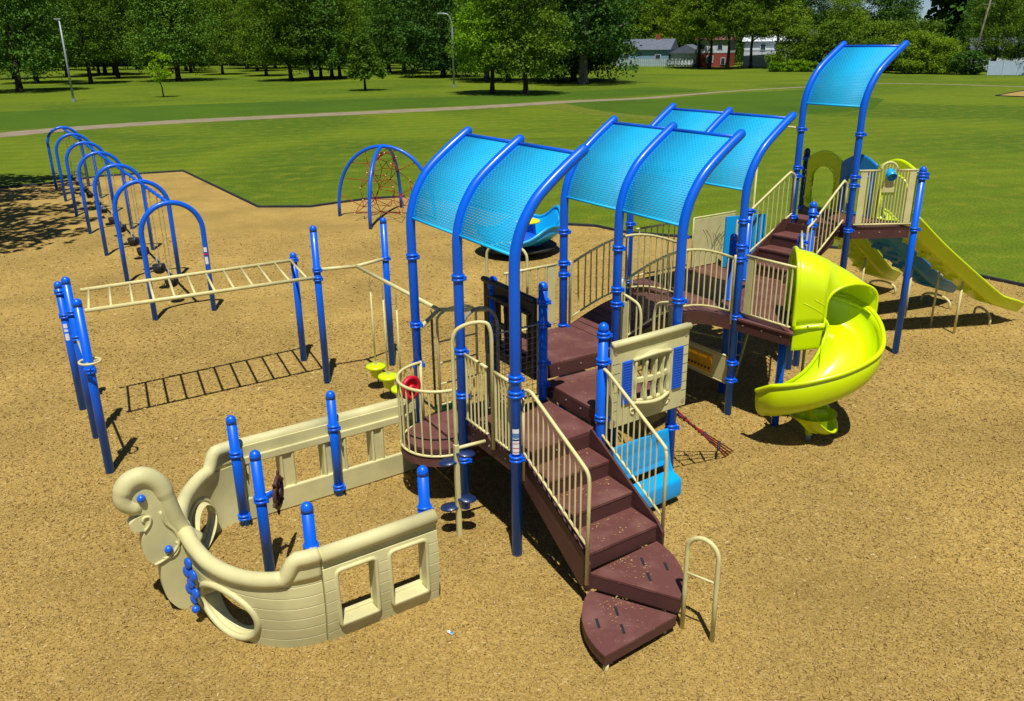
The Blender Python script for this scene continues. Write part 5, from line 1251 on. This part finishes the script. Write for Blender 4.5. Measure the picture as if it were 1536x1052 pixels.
for i,p in enumerate(nodes):
    if i%2==0: obj('rope_joint', MB().ball(tuple(p), .026, 8), M['beige'], dm)
for k,(a,b) in enumerate(((F[0],F[3]),(F[1],F[2]))):
    c = (a+b)/2; v = (a-b)/2
    for u in [.25,.5,.8,1.2,1.9,2.3,2.6,2.9]:
        p = Vector((c.x+v.x*math.cos(u),c.y+v.y*math.cos(u),2.37*math.sin(u)**.8)); q = min(nodes,key=lambda n_:(n_-p).length); obj('rope', MB().tube([tuple(p),tuple(q)], .0115, 5), M['rope'], dm)

# ------------------------------------------------------------------ toddler spinner behind the first canopy
ts = thing('spinner', 'sky blue moulded spinning seat with a yellow table, half hidden behind the first canopy', 'spinner', (.28,22.8,0))
cx0, cy0 = .22, 22.9
obj('base_disc', MB().lathe((cx0,cy0,0), [(0,.02),(.55,.02),(.6,.08),(1.02,.2),(1.06,.25),(1.02,.28),(0,.28)], 32), M['black'], ts)
def bowl(u, w, s_):
    a = u*2*math.pi; lob = (.5+.5*math.cos(a-.35))**1.5*(.8+.2*math.cos(5*(a-.35))); r = .3+.85*w; lob = max(lob, .42*max(0,math.cos(a-3.3))**2); z = .32+(.12+.78*lob)*w**2+(.0 if s_==0 else -.28*w*(lob+.15)); return (cx0+r*math.cos(a)*(1+.02*lob), cy0+r*math.sin(a), z)
obj('seat_shell', MB().grid([k/40 for k in range(41)],[k/10 for k in range(11)],bowl), M['skyplastic'], ts)
obj('seat_rim', MB().tube([bowl(k/60,1,0) for k in range(60)], .045, 10, closed=True), M['skyplastic'], ts)
obj('table_column', MB().lathe((cx0+.22,cy0-.1,.3), [(.42,0),(.36,.12),(.26,.3),(.24,.6)], 24), M['royal'], ts)
obj('table_top', MB().lathe((cx0+.24,cy0-.1,.92), [(0,-.02),(.33,-.03),(.36,.0),(.33,.03),(.1,.1),(0,.11)], 28), M['yellow'], ts)

# piece of litter
lt = thing('litter', 'small crumpled pale blue wrapper on the chips between the ship and the stairs', 'litter', (-.64,6.86,0))
obj('wrapper', MB().box((-.64,6.86,.03),(.06,.025,.02),-.6,.2).box((-.66,6.875,.035),(.03,.02,.02),.4), M['white'], lt, bevel=.004); obj('print', MB().box((-.63,6.85,.042),(.03,.016,.006),-.6), M['skyplastic'], lt)

# ------------------------------------------------------------------ trees
def crown_mesh(seed, H0, H1, R, shape, nclump, nleaf, ls, drop=0.):
    rnd = random.Random(seed); vs = []; fs = []
    for c in range(nclump):
        t = rnd.random()**1.35; z = H0+(H1-H0)*t; 
        if shape == 'round': rr = R*math.sqrt(max(.05,1-(2*t-1)**2*.9))
        elif shape == 'low': rr = R*(1-.55*t**1.5)*(.75+.25*min(1,t*6))
        elif shape == 'cone': rr = R*(1-.85*t)+.1
        else: rr = R*(.8-.2*abs(2*t-1))
        a = rnd.uniform(0,2*math.pi); q = rnd.random()**.42; x = rr*q*math.cos(a); y = rr*q*math.sin(a); cr = R*rnd.uniform(.14,.3)
        z += -drop*q*q*rnd.random()
        for k in range(nleaf):
            v = Vector((rnd.gauss(0,1),rnd.gauss(0,1),rnd.gauss(0,.42))); v *= cr*rnd.random()**.3/max(.3,v.length)
            p = Vector((x,y,z))+v; n_ = Vector((rnd.gauss(0,.6)+v.x*.3,rnd.gauss(0,.6)+v.y*.3,abs(rnd.gauss(.7,.4)))).normalized(); s1 = n_.orthogonal().normalized(); s2 = n_.cross(s1); an = rnd.uniform(0,6.28)
            e1 = (s1*math.cos(an)+s2*math.sin(an)); e2 = n_.cross(e1); L = ls*rnd.uniform(.6,1.35); W_ = L*rnd.uniform(.45,.8); o = len(vs)
            vs += [tuple(p-e1*L*.5),tuple(p+e2*W_*.5+n_*L*.08),tuple(p+e1*L*.5),tuple(p-e2*W_*.5+n_*L*.08)]; fs.append((o,o+1,o+2,o+3))
    return vs, fs
def trunk_mb(seed, H_, r, H0, R, lean=.0):
    rnd = random.Random(seed); mb = MB(); top = H_*.8
    pts = [(0,0,-.2),(.0,0,.25),(0,0,1.0)]; x=y=0
    for k in range(1,7): x += rnd.uniform(-.18,.18)+lean; y += rnd.uniform(-.18,.18); pts.append((x,y,1+(top-1)*k/6))
    mb.tube(pts, [r*1.55,r*1.25,r]+[r*(1-.14*k) for k in range(1,7)], 10)
    for k in range(9):
        i = rnd.randint(2,6); p = Vector(pts[i]); 
        if p.z < H0*.8: p.z = max(p.z,H0*.8)
        a = rnd.uniform(0,6.28); L = R*rnd.uniform(.5,.85); rb = r*rnd.uniform(.25,.42)
        q = [p, p+Vector((math.cos(a)*L*.4,math.sin(a)*L*.4,L*.3)), p+Vector((math.cos(a)*L*.75,math.sin(a)*L*.75,L*.5)), p+Vector((math.cos(a+.2)*L,math.sin(a+.2)*L,L*.62))]
        mb.tube([tuple(v) for v in q], [rb,rb*.75,rb*.5,rb*.2], 6)
    return mb
TREE = {}
def tree_kind(key, seed, H_, r, H0, R, shape, ncl, nl, ls, leaf, bark='bark', drop=0., lean=0.):
    vs, fs = crown_mesh(seed, H0, H_, R, shape, ncl, nl, ls, drop); mb = MB(); mb.add(vs, fs); me = mb.mesh('crown_'+key, M[leaf]); tm = trunk_mb(seed+1, H_, r, H0, R, lean).mesh('trunk_'+key, M[bark])
    TREE[key] = (me, tm)
tree_kind('oak', 1, 22, .42, 3.4, 7.5, 'low', 250, 95, .36, 'leaf', drop=1.8)
tree_kind('maple', 2, 18, .32, 3.2, 6.0, 'low', 230, 95, .32, 'leaf2', drop=1.2)
tree_kind('ash', 3, 24, .34, 4.4, 6.2, 'low', 230, 95, .34, 'leaf2', drop=1.2)
tree_kind('bright', 4, 16, .26, 3.2, 5.0, 'low', 240, 90, .28, 'leaf3', drop=1.2)
tree_kind('willow', 5, 20, .6, 4.4, 8.5, 'low', 230, 95, .4, 'leaf', 'barkpale', drop=3.0)
tree_kind('young', 6, 4.5, .06, 1.7, 1.35, 'round', 60, 26, .2, 'leaf3')
tree_kind('bush', 7, 6.5, .16, .5, 4.6, 'low', 170, 80, .32, 'leaf2')
tree_kind('shrub', 8, 1.9, .05, .15, 1.4, 'round', 60, 34, .26, 'leaf3')
tree_kind('fir', 9, 6.5, .14, 1.6, 2.6, 'cone', 110, 40, .34, 'leaf2')
tree_kind('tall', 10, 27, .5, 2.2, 8.5, 'low', 290, 95, .46, 'leaf', drop=1.8)
tree_kind('arborvitae', 11, 1.9, .04, .1, .42, 'cone', 26, 26, .16, 'leaf')
tree_kind('smallbush', 12, 3.4, .08, .2, 2.6, 'round', 120, 36, .34, 'leaf')
trnd = random.Random(21); TREE_N = [0]
tree_kind('high', 31, 24, .34, 7.2, 6.5, 'low', 230, 90, .36, 'leaf2', drop=.8)
def tree(key, x, y, label, sc=1., name='park_tree', group='trees across the park', cat='tree', sz=1.):
    t = thing(name, label, cat, (x,y,0), group, trnd.uniform(0,6.28)); t.scale = (sc,sc,sc*sz)
    for nm,me in zip(('crown','trunk'), TREE[key]):
        o = D.objects.new(nm, me); COL.objects.link(o); o.parent = t
    TREE_N[0] += 1; return t
explicit = [
 ('oak',-66.4,119.8,1.0,'thick dark trunked tree nearest the left edge, left of the leaning light pole'),
 ('ash',-68,144,.95,'slim pale trunked tree just right of the left light pole'),
 ('oak',-83.5,188.3,1,'dark tree far off between the left light pole and the sapling'),
 ('maple',-89.1,179,1,'broad dark tree far off at the left light pole'),
 ('maple',-92,199.4,1,'left one of two close dark trunks far behind the left light pole'),
 ('oak',-88.1,193.9,1,'right one of two close dark trunks far behind the left light pole'),
 ('oak',-56.8,152.3,1.05,'double trunked dark tree just right of the sapling'),
 ('maple',-71,198.6,1,'distant short trunked tree right of the sapling'),
 ('maple',-59.3,184,.9,'straight trunked tree beside the far left thin pole'),
 ('ash',-58.1,205.4,1,'distant tree left of the far middle thin pole'),
 ('ash',-36,146.4,1,'forked slim tree standing alone in the centre left lawn'),
 ('oak',-33.3,149.6,.95,'first dark trunk of the tight row left of the small conifer'),
 ('maple',-33.1,156.2,.9,'second dark trunk of the tight row left of the small conifer'),
 ('maple',-31.4,157.5,1,'third dark trunk of the tight row left of the small conifer'),
 ('ash',-29.6,155.4,.9,'last dark trunk of the tight row left of the small conifer'),
 ('oak',-24.5,181.8,1,'distant dark tree just right of the small conifer'),
 ('oak',-20.5,174.4,1,'broad trunked dark tree midway between the conifer and the curved lamp'),
 ('ash',-18.4,194.9,1,'distant twin stemmed tree left of the curved lamp'),
 ('tall',-11.4,154.4,.9,'very thick dark trunk just left of the curved lamp'),
 ('willow',-3.5,140.9,.75,'grey trunk half hidden behind the bright green tree'),
 ('bright',-1.9,101.3,1,'bright yellow green tree right of the curved lamp, left of a pair'),
 ('oak',-.1,132.6,.95,'dark tree behind the pair of bright green trees'),
 ('maple',1.9,99.2,.9,'mid green slim tree, right of the bright pair'),
 ('maple',7.5,137.6,.9,'shaded tree between the bright pair and the big pale trunk'),
 ('tall',9.8,133.3,.85,'black looking thick trunk touching the big pale trunk'),
 ('willow',10.4,123.3,1.05,'largest tree with a thick pale flared trunk near the middle'),
 ('high',40.2,187.5,.95,'dark tree left of the brick house'),
 ('high',41.3,182.6,.9,'slim black trunk in front of the brick house'),
 ('high',43.9,177.9,.95,'pale forked trunk right of the brick house'),
 ('high',50,183.3,.9,'dark tree in front of the white awning'),
 ('high',54.5,180.9,.9,'dark tree at the right end of the white awning')]
for k,x,y,sc,lb in explicit: tree(k,x,y,lb,sc)
tree('young',-40.3,102.6,'bright green staked sapling alone on the left lawn',1.1,name='sapling')
tree('fir',-18.3,112.3,'small dark green conifer with low spreading branches on the left lawn',1.0,name='conifer')
# trees standing behind, filling the skyline
row = []
for i in range(15): row.append(('tall' if i%3 else 'oak', -150+i*10.5+trnd.uniform(-3,3), 268+trnd.uniform(-8,14)))
for i in range(13): row.append((('oak','maple','bright')[i%3], -128+i*9.5+trnd.uniform(-3,3), 236+trnd.uniform(-10,10)))
for i in range(8): row.append(('tall' if i%2 else 'ash', 8+i*9.5+trnd.uniform(-2,2), 232+trnd.uniform(-6,8)))
words = ['broad','slim','dense','tall','dark','wide','rounded','ragged']
ords = ['leftmost','second','third','fourth','fifth','sixth','seventh','eighth','ninth','tenth','eleventh','twelfth','thirteenth','fourteenth','rightmost']
for i,(k,x,y) in enumerate(row):
    wh = (ords[i]+' tree, counted from the left, of the farthest skyline row') if i < 15 else ((ords[i-15]+' tree, counted from the left, of the wooded row just before the farthest') if i < 28 else (ords[i-28]+' tree, counted from the left, in the row behind the houses'))
    tree(k,x,y,wh,trnd.uniform(.9,1.25),group='skyline trees')
for i,(x,y,k,lb) in enumerate(((-80,150,'oak','dark tree behind the left light pole, close to the left edge'),(-96,172,'maple','dense dark tree cut by the left picture edge'),(-74,168,'ash','shaded tree left of the sapling'),(-47,172,'maple','mid green tree behind the sapling'),(-84,128,'ash','tree at the extreme left picture edge'),(-46,214,'oak','distant tree between the two far thin poles'),(-30,212,'oak','distant tree behind the tight row of trunks'),(-12,214,'maple','distant tree behind the curved lamp'),(2,205,'oak','distant tree behind the bright green pair'),(16,212,'maple','distant tree left of the blue roofed house'),(-62,225,'maple','distant tree beyond the left sapling lawn'),(-78,215,'oak','distant tree beyond the left light pole lawn'),(26,226,'bright','light green tree rising behind the blue roofed house'),(36,228,'maple','tree rising behind the chimney of the blue roofed house'))):
    tree(k,x,y,lb,trnd.uniform(.9,1.15))
# woodland edge at right
for i,(x,y,k,sc,lb) in enumerate(((57,176,'bush',1.15,'round bushy tree left of the narrow tower canopy'),(62,170,'bush',1.3,'bushy tree right behind the narrow tower canopy'),(66,176,'maple',.8,'tree over the round bushes behind the tower canopy'),(70,168,'bush',1.25,'bushy tree right of the tower canopy tip'),
  (75,163,'bush',1.25,'dense bush right of the small brick house'),(72,156,'bush',.9,'dark spreading tree in front of the fence line at right'),(66.5,146,'bush',.95,'dark bushy tree left of the leaning utility pole'),(69.5,143,'bush',.8,'dark bushy tree at the foot of the utility pole'),(72,138.5,'smallbush',1.0,'low round bush touching the pale blue fence'),(62,151,'bush',.8,'bush with a dark hollow beneath, right of the small brick house'),(82,150,'maple',.8,'big dark tree behind the pale blue fence'),(88,142,'oak',.8,'dark tree at the extreme right edge'),(82,134,'ash',.8,'tree overhanging the pale blue fence at the right edge'),(60,200,'tall',.75,'tall dark tree right of the brick house skyline'),(67,205,'tall',.8,'tall dark tree behind the tower canopy'),(75,205,'oak',.85,'tall tree left of the sky gap'),(84,196,'maple',.5,'lower tree under the sky gap'),(50,214,'tall',.95,'tall tree right behind the brick house'),(107,193,'tall',.95,'tall tree right of the sky gap'),(103,182,'tall',.9,'tall tree far right behind the utility pole'),(92,176,'oak',.58,'tree right below the sky gap'),(80,190,'tall',.8,'tall tree whose top edges the sky gap on its left'),(87,204,'tall',.75,'tall tree directly left of the sky gap'))):
    tree(k,x,y,lb,sc,group='trees along the right boundary')
for i in range(7): tree('shrub',48.2+i*1.05,161-i*.42+.2*math.sin(i*2),['leftmost','second','third','fourth','fifth','sixth','rightmost'][i]+' shrub of the yellow green hedge left of the tower canopy',.95+.1*math.sin(i*5),name='hedge_shrub',group='yellow green hedge shrubs',cat='shrub')
# tree just outside the left edge whose shade falls on the chips
tree_kind('shade', 15, 13.5, .26, 7.5, 5.0, 'round', 62, 70, .4, 'leaf')
tree('shade',-18.4,22.6,'leafy tree outside the left edge that throws the dappled shade on the swings',1.0)
tree('shade',-22.0,31.0,'second leafy tree outside the left edge shading the lawn by the far swing arch',1.0)
# far wood mass
vs, fs = crown_mesh(77, 1, 24, 10, 'low', 1, 1, 1)
def wood(name, x0, x1, y0, y1, n, h, seed):
    rnd = random.Random(seed); vs = []; fs = []
    for k in range(n):
        x = rnd.uniform(x0,x1); y = rnd.uniform(y0,y1); z = rnd.uniform(.2,h(x)); n_ = Vector((rnd.gauss(0,.5),rnd.gauss(-.3,.5),rnd.gauss(.7,.4))).normalized(); s1 = n_.orthogonal().normalized(); s2 = n_.cross(s1); L = rnd.uniform(.6,1.5); o = len(vs); p = Vector((x,y,z))
        vs += [tuple(p-s1*L),tuple(p+s2*L*.6),tuple(p+s1*L),tuple(p-s2*L*.6)]; fs.append((o,o+1,o+2,o+3))
    mb = MB(); mb.add(vs, fs); return struct(name, mb, M['leaf'], kind='stuff')
wood('distant_woodland', -210, 20, 285, 300, 45000, lambda x: 24+5*math.sin(x*.11), 5)
wood('distant_woodland', -420, -205, 270, 290, 30000, lambda x: 24+5*math.sin(x*.11), 8)
wood('distant_woodland', -175, -160, 90, 285, 30000, lambda x: 20, 9)
wood('distant_woodland', 15, 98, 244, 256, 22000, lambda x: 25+4*math.sin(x*.2) if x < 80 else 12, 6)
wood('distant_woodland', 100, 190, 205, 216, 20000, lambda x: 24+4*math.sin(x*.2), 7)

# ------------------------------------------------------------------ houses, fences, poles
def house(name, label, c, w, d, h, rz, wallm, roofm, roofh, wins, chimney=None, split=None):
    t = thing(name, label, 'house', (c[0],c[1],0)); R3 = Matrix.Rotation(rz,3,'Z')
    def q(x,y,z): v = R3 @ Vector((x,y,0)); return (c[0]+v.x, c[1]+v.y, z)
    def bx(x0,x1,y0,y1,z0,z1): mb = MB(); vs = [q(x,y,z) for x in (x0,x1) for y in (y0,y1) for z in (z0,z1)]; return mb.add(vs,[(0,1,3,2),(4,6,7,5),(0,4,5,1),(2,3,7,6),(0,2,6,4),(1,5,7,3)])
    if split: obj('lower_wall', bx(-w/2,w/2,-d/2,d/2,0,split[0]), M[split[1]], t); wl_ = obj('wall', bx(-w/2-.02,w/2+.02,-d/2-.05,d/2,split[0],h), M[wallm], t)
    else: wl_ = obj('wall', bx(-w/2,w/2,-d/2,d/2,0,h), M[wallm], t)
    mb = MB(); o = .5; vs = [q(-w/2-o,-d/2-o,h),q(w/2+o,-d/2-o,h),q(w/2+o,d/2+o,h),q(-w/2-o,d/2+o,h),q(-w/2-o,0,h+roofh),q(w/2+o,0,h+roofh)]
    mb.add(vs,[(0,1,5,4),(2,3,4,5),(3,0,4),(1,2,5),(3,2,1,0)]); rf = obj('roof', mb, M[roofm], t)
    for x,z,ww,hh in wins:
        f_ = obj('window', bx(x-ww/2,x+ww/2,-d/2-.12,-d/2-.02,z-hh/2,z+hh/2), M['sidingw'], t); obj('pane', bx(x-ww/2+.12,x+ww/2-.12,-d/2-.15,-d/2-.1,z-hh/2+.12,z+hh/2-.12), M['glass'], f_)
    if chimney: x,z = chimney; obj('chimney', bx(x-.5,x+.5,-.4,.5,h,z), M['redbrick'], rf)
    return t
house('house', 'blue sided house with a grey hipped roof and brick chimney behind the pale fence', (33.5,214), 12, 8, 3.6, -.42, 'sidingb','roofgrey',2.4,[(-4.2,2.2,1.6,1.3),(3.5,2.0,1.4,1.2)],(2.4,7))
house('garage', 'white gabled garage beside the blue sided house', (42.0,207), 7, 7, 2.8, -.42+math.pi/2, 'sidingw','roofgrey',1.9,[(0,1.4,1.2,1.0)])
house('house', 'two storey house with red brick below and white siding above, behind the pale forked trunk', (46.4,199.4), 7, 8, 5.6, -.42, 'sidingw','roofred',2.2,[(1.6,4.2,1.2,1.2),(-2.2,4.2,1.2,1.2),(-.5,1.6,1.5,1.5),(2.4,1.2,1.0,1.5)],None,(2.9,'redbrick'))
house('house', 'white house with a pale awning roof partly hidden by trees', (57.5,196), 10, 8, 5.2, -.42, 'sidingw','sidingw',2.2,[(-1,4,1.2,1.2)])
house('house', 'grey blue house with a dark shingle roof left of the bushy trees', (66.5,192), 9, 8, 4.8, -.42, 'sidingb','roofgrey',2.6,[(-2.6,3.8,1.2,1.6)],(2.5,8.3))
house('house', 'small brick bungalow with a pale gable peeking right of the tower canopy', (70.5,162), 7, 7, 2.6, -.9, 'redbrick','roofred',1.9,[(0,1.5,1.2,1.2)])
house('house', 'house with a white wall glimpsed through trees at the right edge', (88,160), 9, 8, 3.4, -.4, 'sidingw','roofgrey',2.0,[(-1,1.8,1.2,1.1)])
aw = thing('patio_awning', 'white patio awning on thin posts behind the right hand trees', 'awning', (54,190.5,0))
obj('awning_roof', MB().prism([(50,191.5),(58,188),(59.2,190.6),(51.2,194)], 3.2, 3.35), M['sidingw'], aw)
for p in ((50.3,191.6),(54,190),(57.8,188.3)): obj('awning_post', MB().tube([(p[0],p[1],0),(p[0],p[1],3.2)], .06, 8), M['sidingw'], aw)
fw = thing('picket_fence', 'pale wooden fence with gaps in front of the blue sided house', 'fence', (26.5,207,0))
fa = Vector((24.5,208.2)); fb = Vector((39,201.8))
for k in range(36):
    p = fa.lerp(fb,k/35); obj('fence_board', MB().box((p.x,p.y,.85),(.24,.04,1.7),-.41), M['fencewood'], fw)
for z in (.4,1.3): obj('fence_rail', MB().beam((fa.x,fa.y+.06,z),(fb.x,fb.y+.06,z),.05,.1), M['fencewood'], fw)
for k in range(14):
    p = Vector((36.2,202)).lerp(Vector((45,198)),k/13); tree('arborvitae',p.x,p.y,(ords[k]+' from the left of the small pointed arborvitae before the garage'),1.0,name='arborvitae',group='arborvitae row',cat='shrub')
bf_ = thing('vinyl_fence', 'pale blue grey solid fence at the right edge', 'fence', (73,134.5,0))
fa = Vector((73.2,135.2)); fb = Vector((92,128))
for k in range(10):
    p = fa.lerp(fb,(k+.5)/10); obj('fence_panel', MB().box((p.x,p.y,1.05),(1.95,.05,2.0),math.atan2(-7.2,18.8)), M['fenceblue'], bf_)
    p = fa.lerp(fb,k/10); obj('fence_post', MB().box((p.x,p.y,1.1),(.14,.14,2.2)), M['fenceblue'], bf_)
def lamp(x, y, h, label, arm=None, r=.09):
    t = thing('light_pole', label, 'light pole', (x,y,0), 'park light poles')
    if arm:
        pts = [(x,y,0),(x,y,h-1.6)]+[tuple(v) for v in smooth_path([(x,y,h-1.6),(x+arm*.1,y,h-.8),(x+arm*.4,y,h-.15),(x+arm,y,h)],4)[1:]]
        obj('pole', MB().tube(pts, [r]*2+[r*.7]*(len(pts)-2), 10), M['galv'], t); obj('lamp_head', MB().box((x+arm*1.2,y,h),(.6,.25,.12)), M['galv'], t, bevel=.03)
    else:
        obj('pole', MB().tube([(x,y,0),(x,y,h)], [r,r*.6], 10), M['galv'], t); obj('lamp_head', MB().box((x-.15,y,h),(.7,.25,.14)), M['galv'], t, bevel=.03)
    obj('base', MB().cyl((x,y,0), r*1.9, .25, 12), M['galv'], t)
lamp(-47.56,96.0,8.4,'tall pale light pole on the left lawn in front of the dark trees',r=.13)
lamp(-7.35,118.2,9.2,'tall light pole with a curved arm at the top, centre of the tree line',-1.3,.13)
lamp(-79.1,251.6,9.0,'thin far light pole at the left of two on the back lawn')
lamp(-70.3,254.8,8.2,'thin far light pole at the right of two on the back lawn')
lamp(-40.4,177.5,7.6,'thin light pole with a short arm beside the tight row of trunks',-1.0)
up = thing('utility_pole', 'weathered wooden utility pole leaning slightly among the bushes at right', 'utility pole', (73,140,0))
obj('pole', MB().tube([(73,140,0),(74.4,140,11.2)], [.17,.13], 10), M['barkpale'], up); obj('cross_arm', MB().beam((73.2,140,10.2),(75.2,140,10.4),.12,.12), M['barkpale'], up)
obj('wire', MB().tube([(73.8,140,6.0),(80,138,5.6),(92,134,5.4)], .025, 5), M['black'], up)
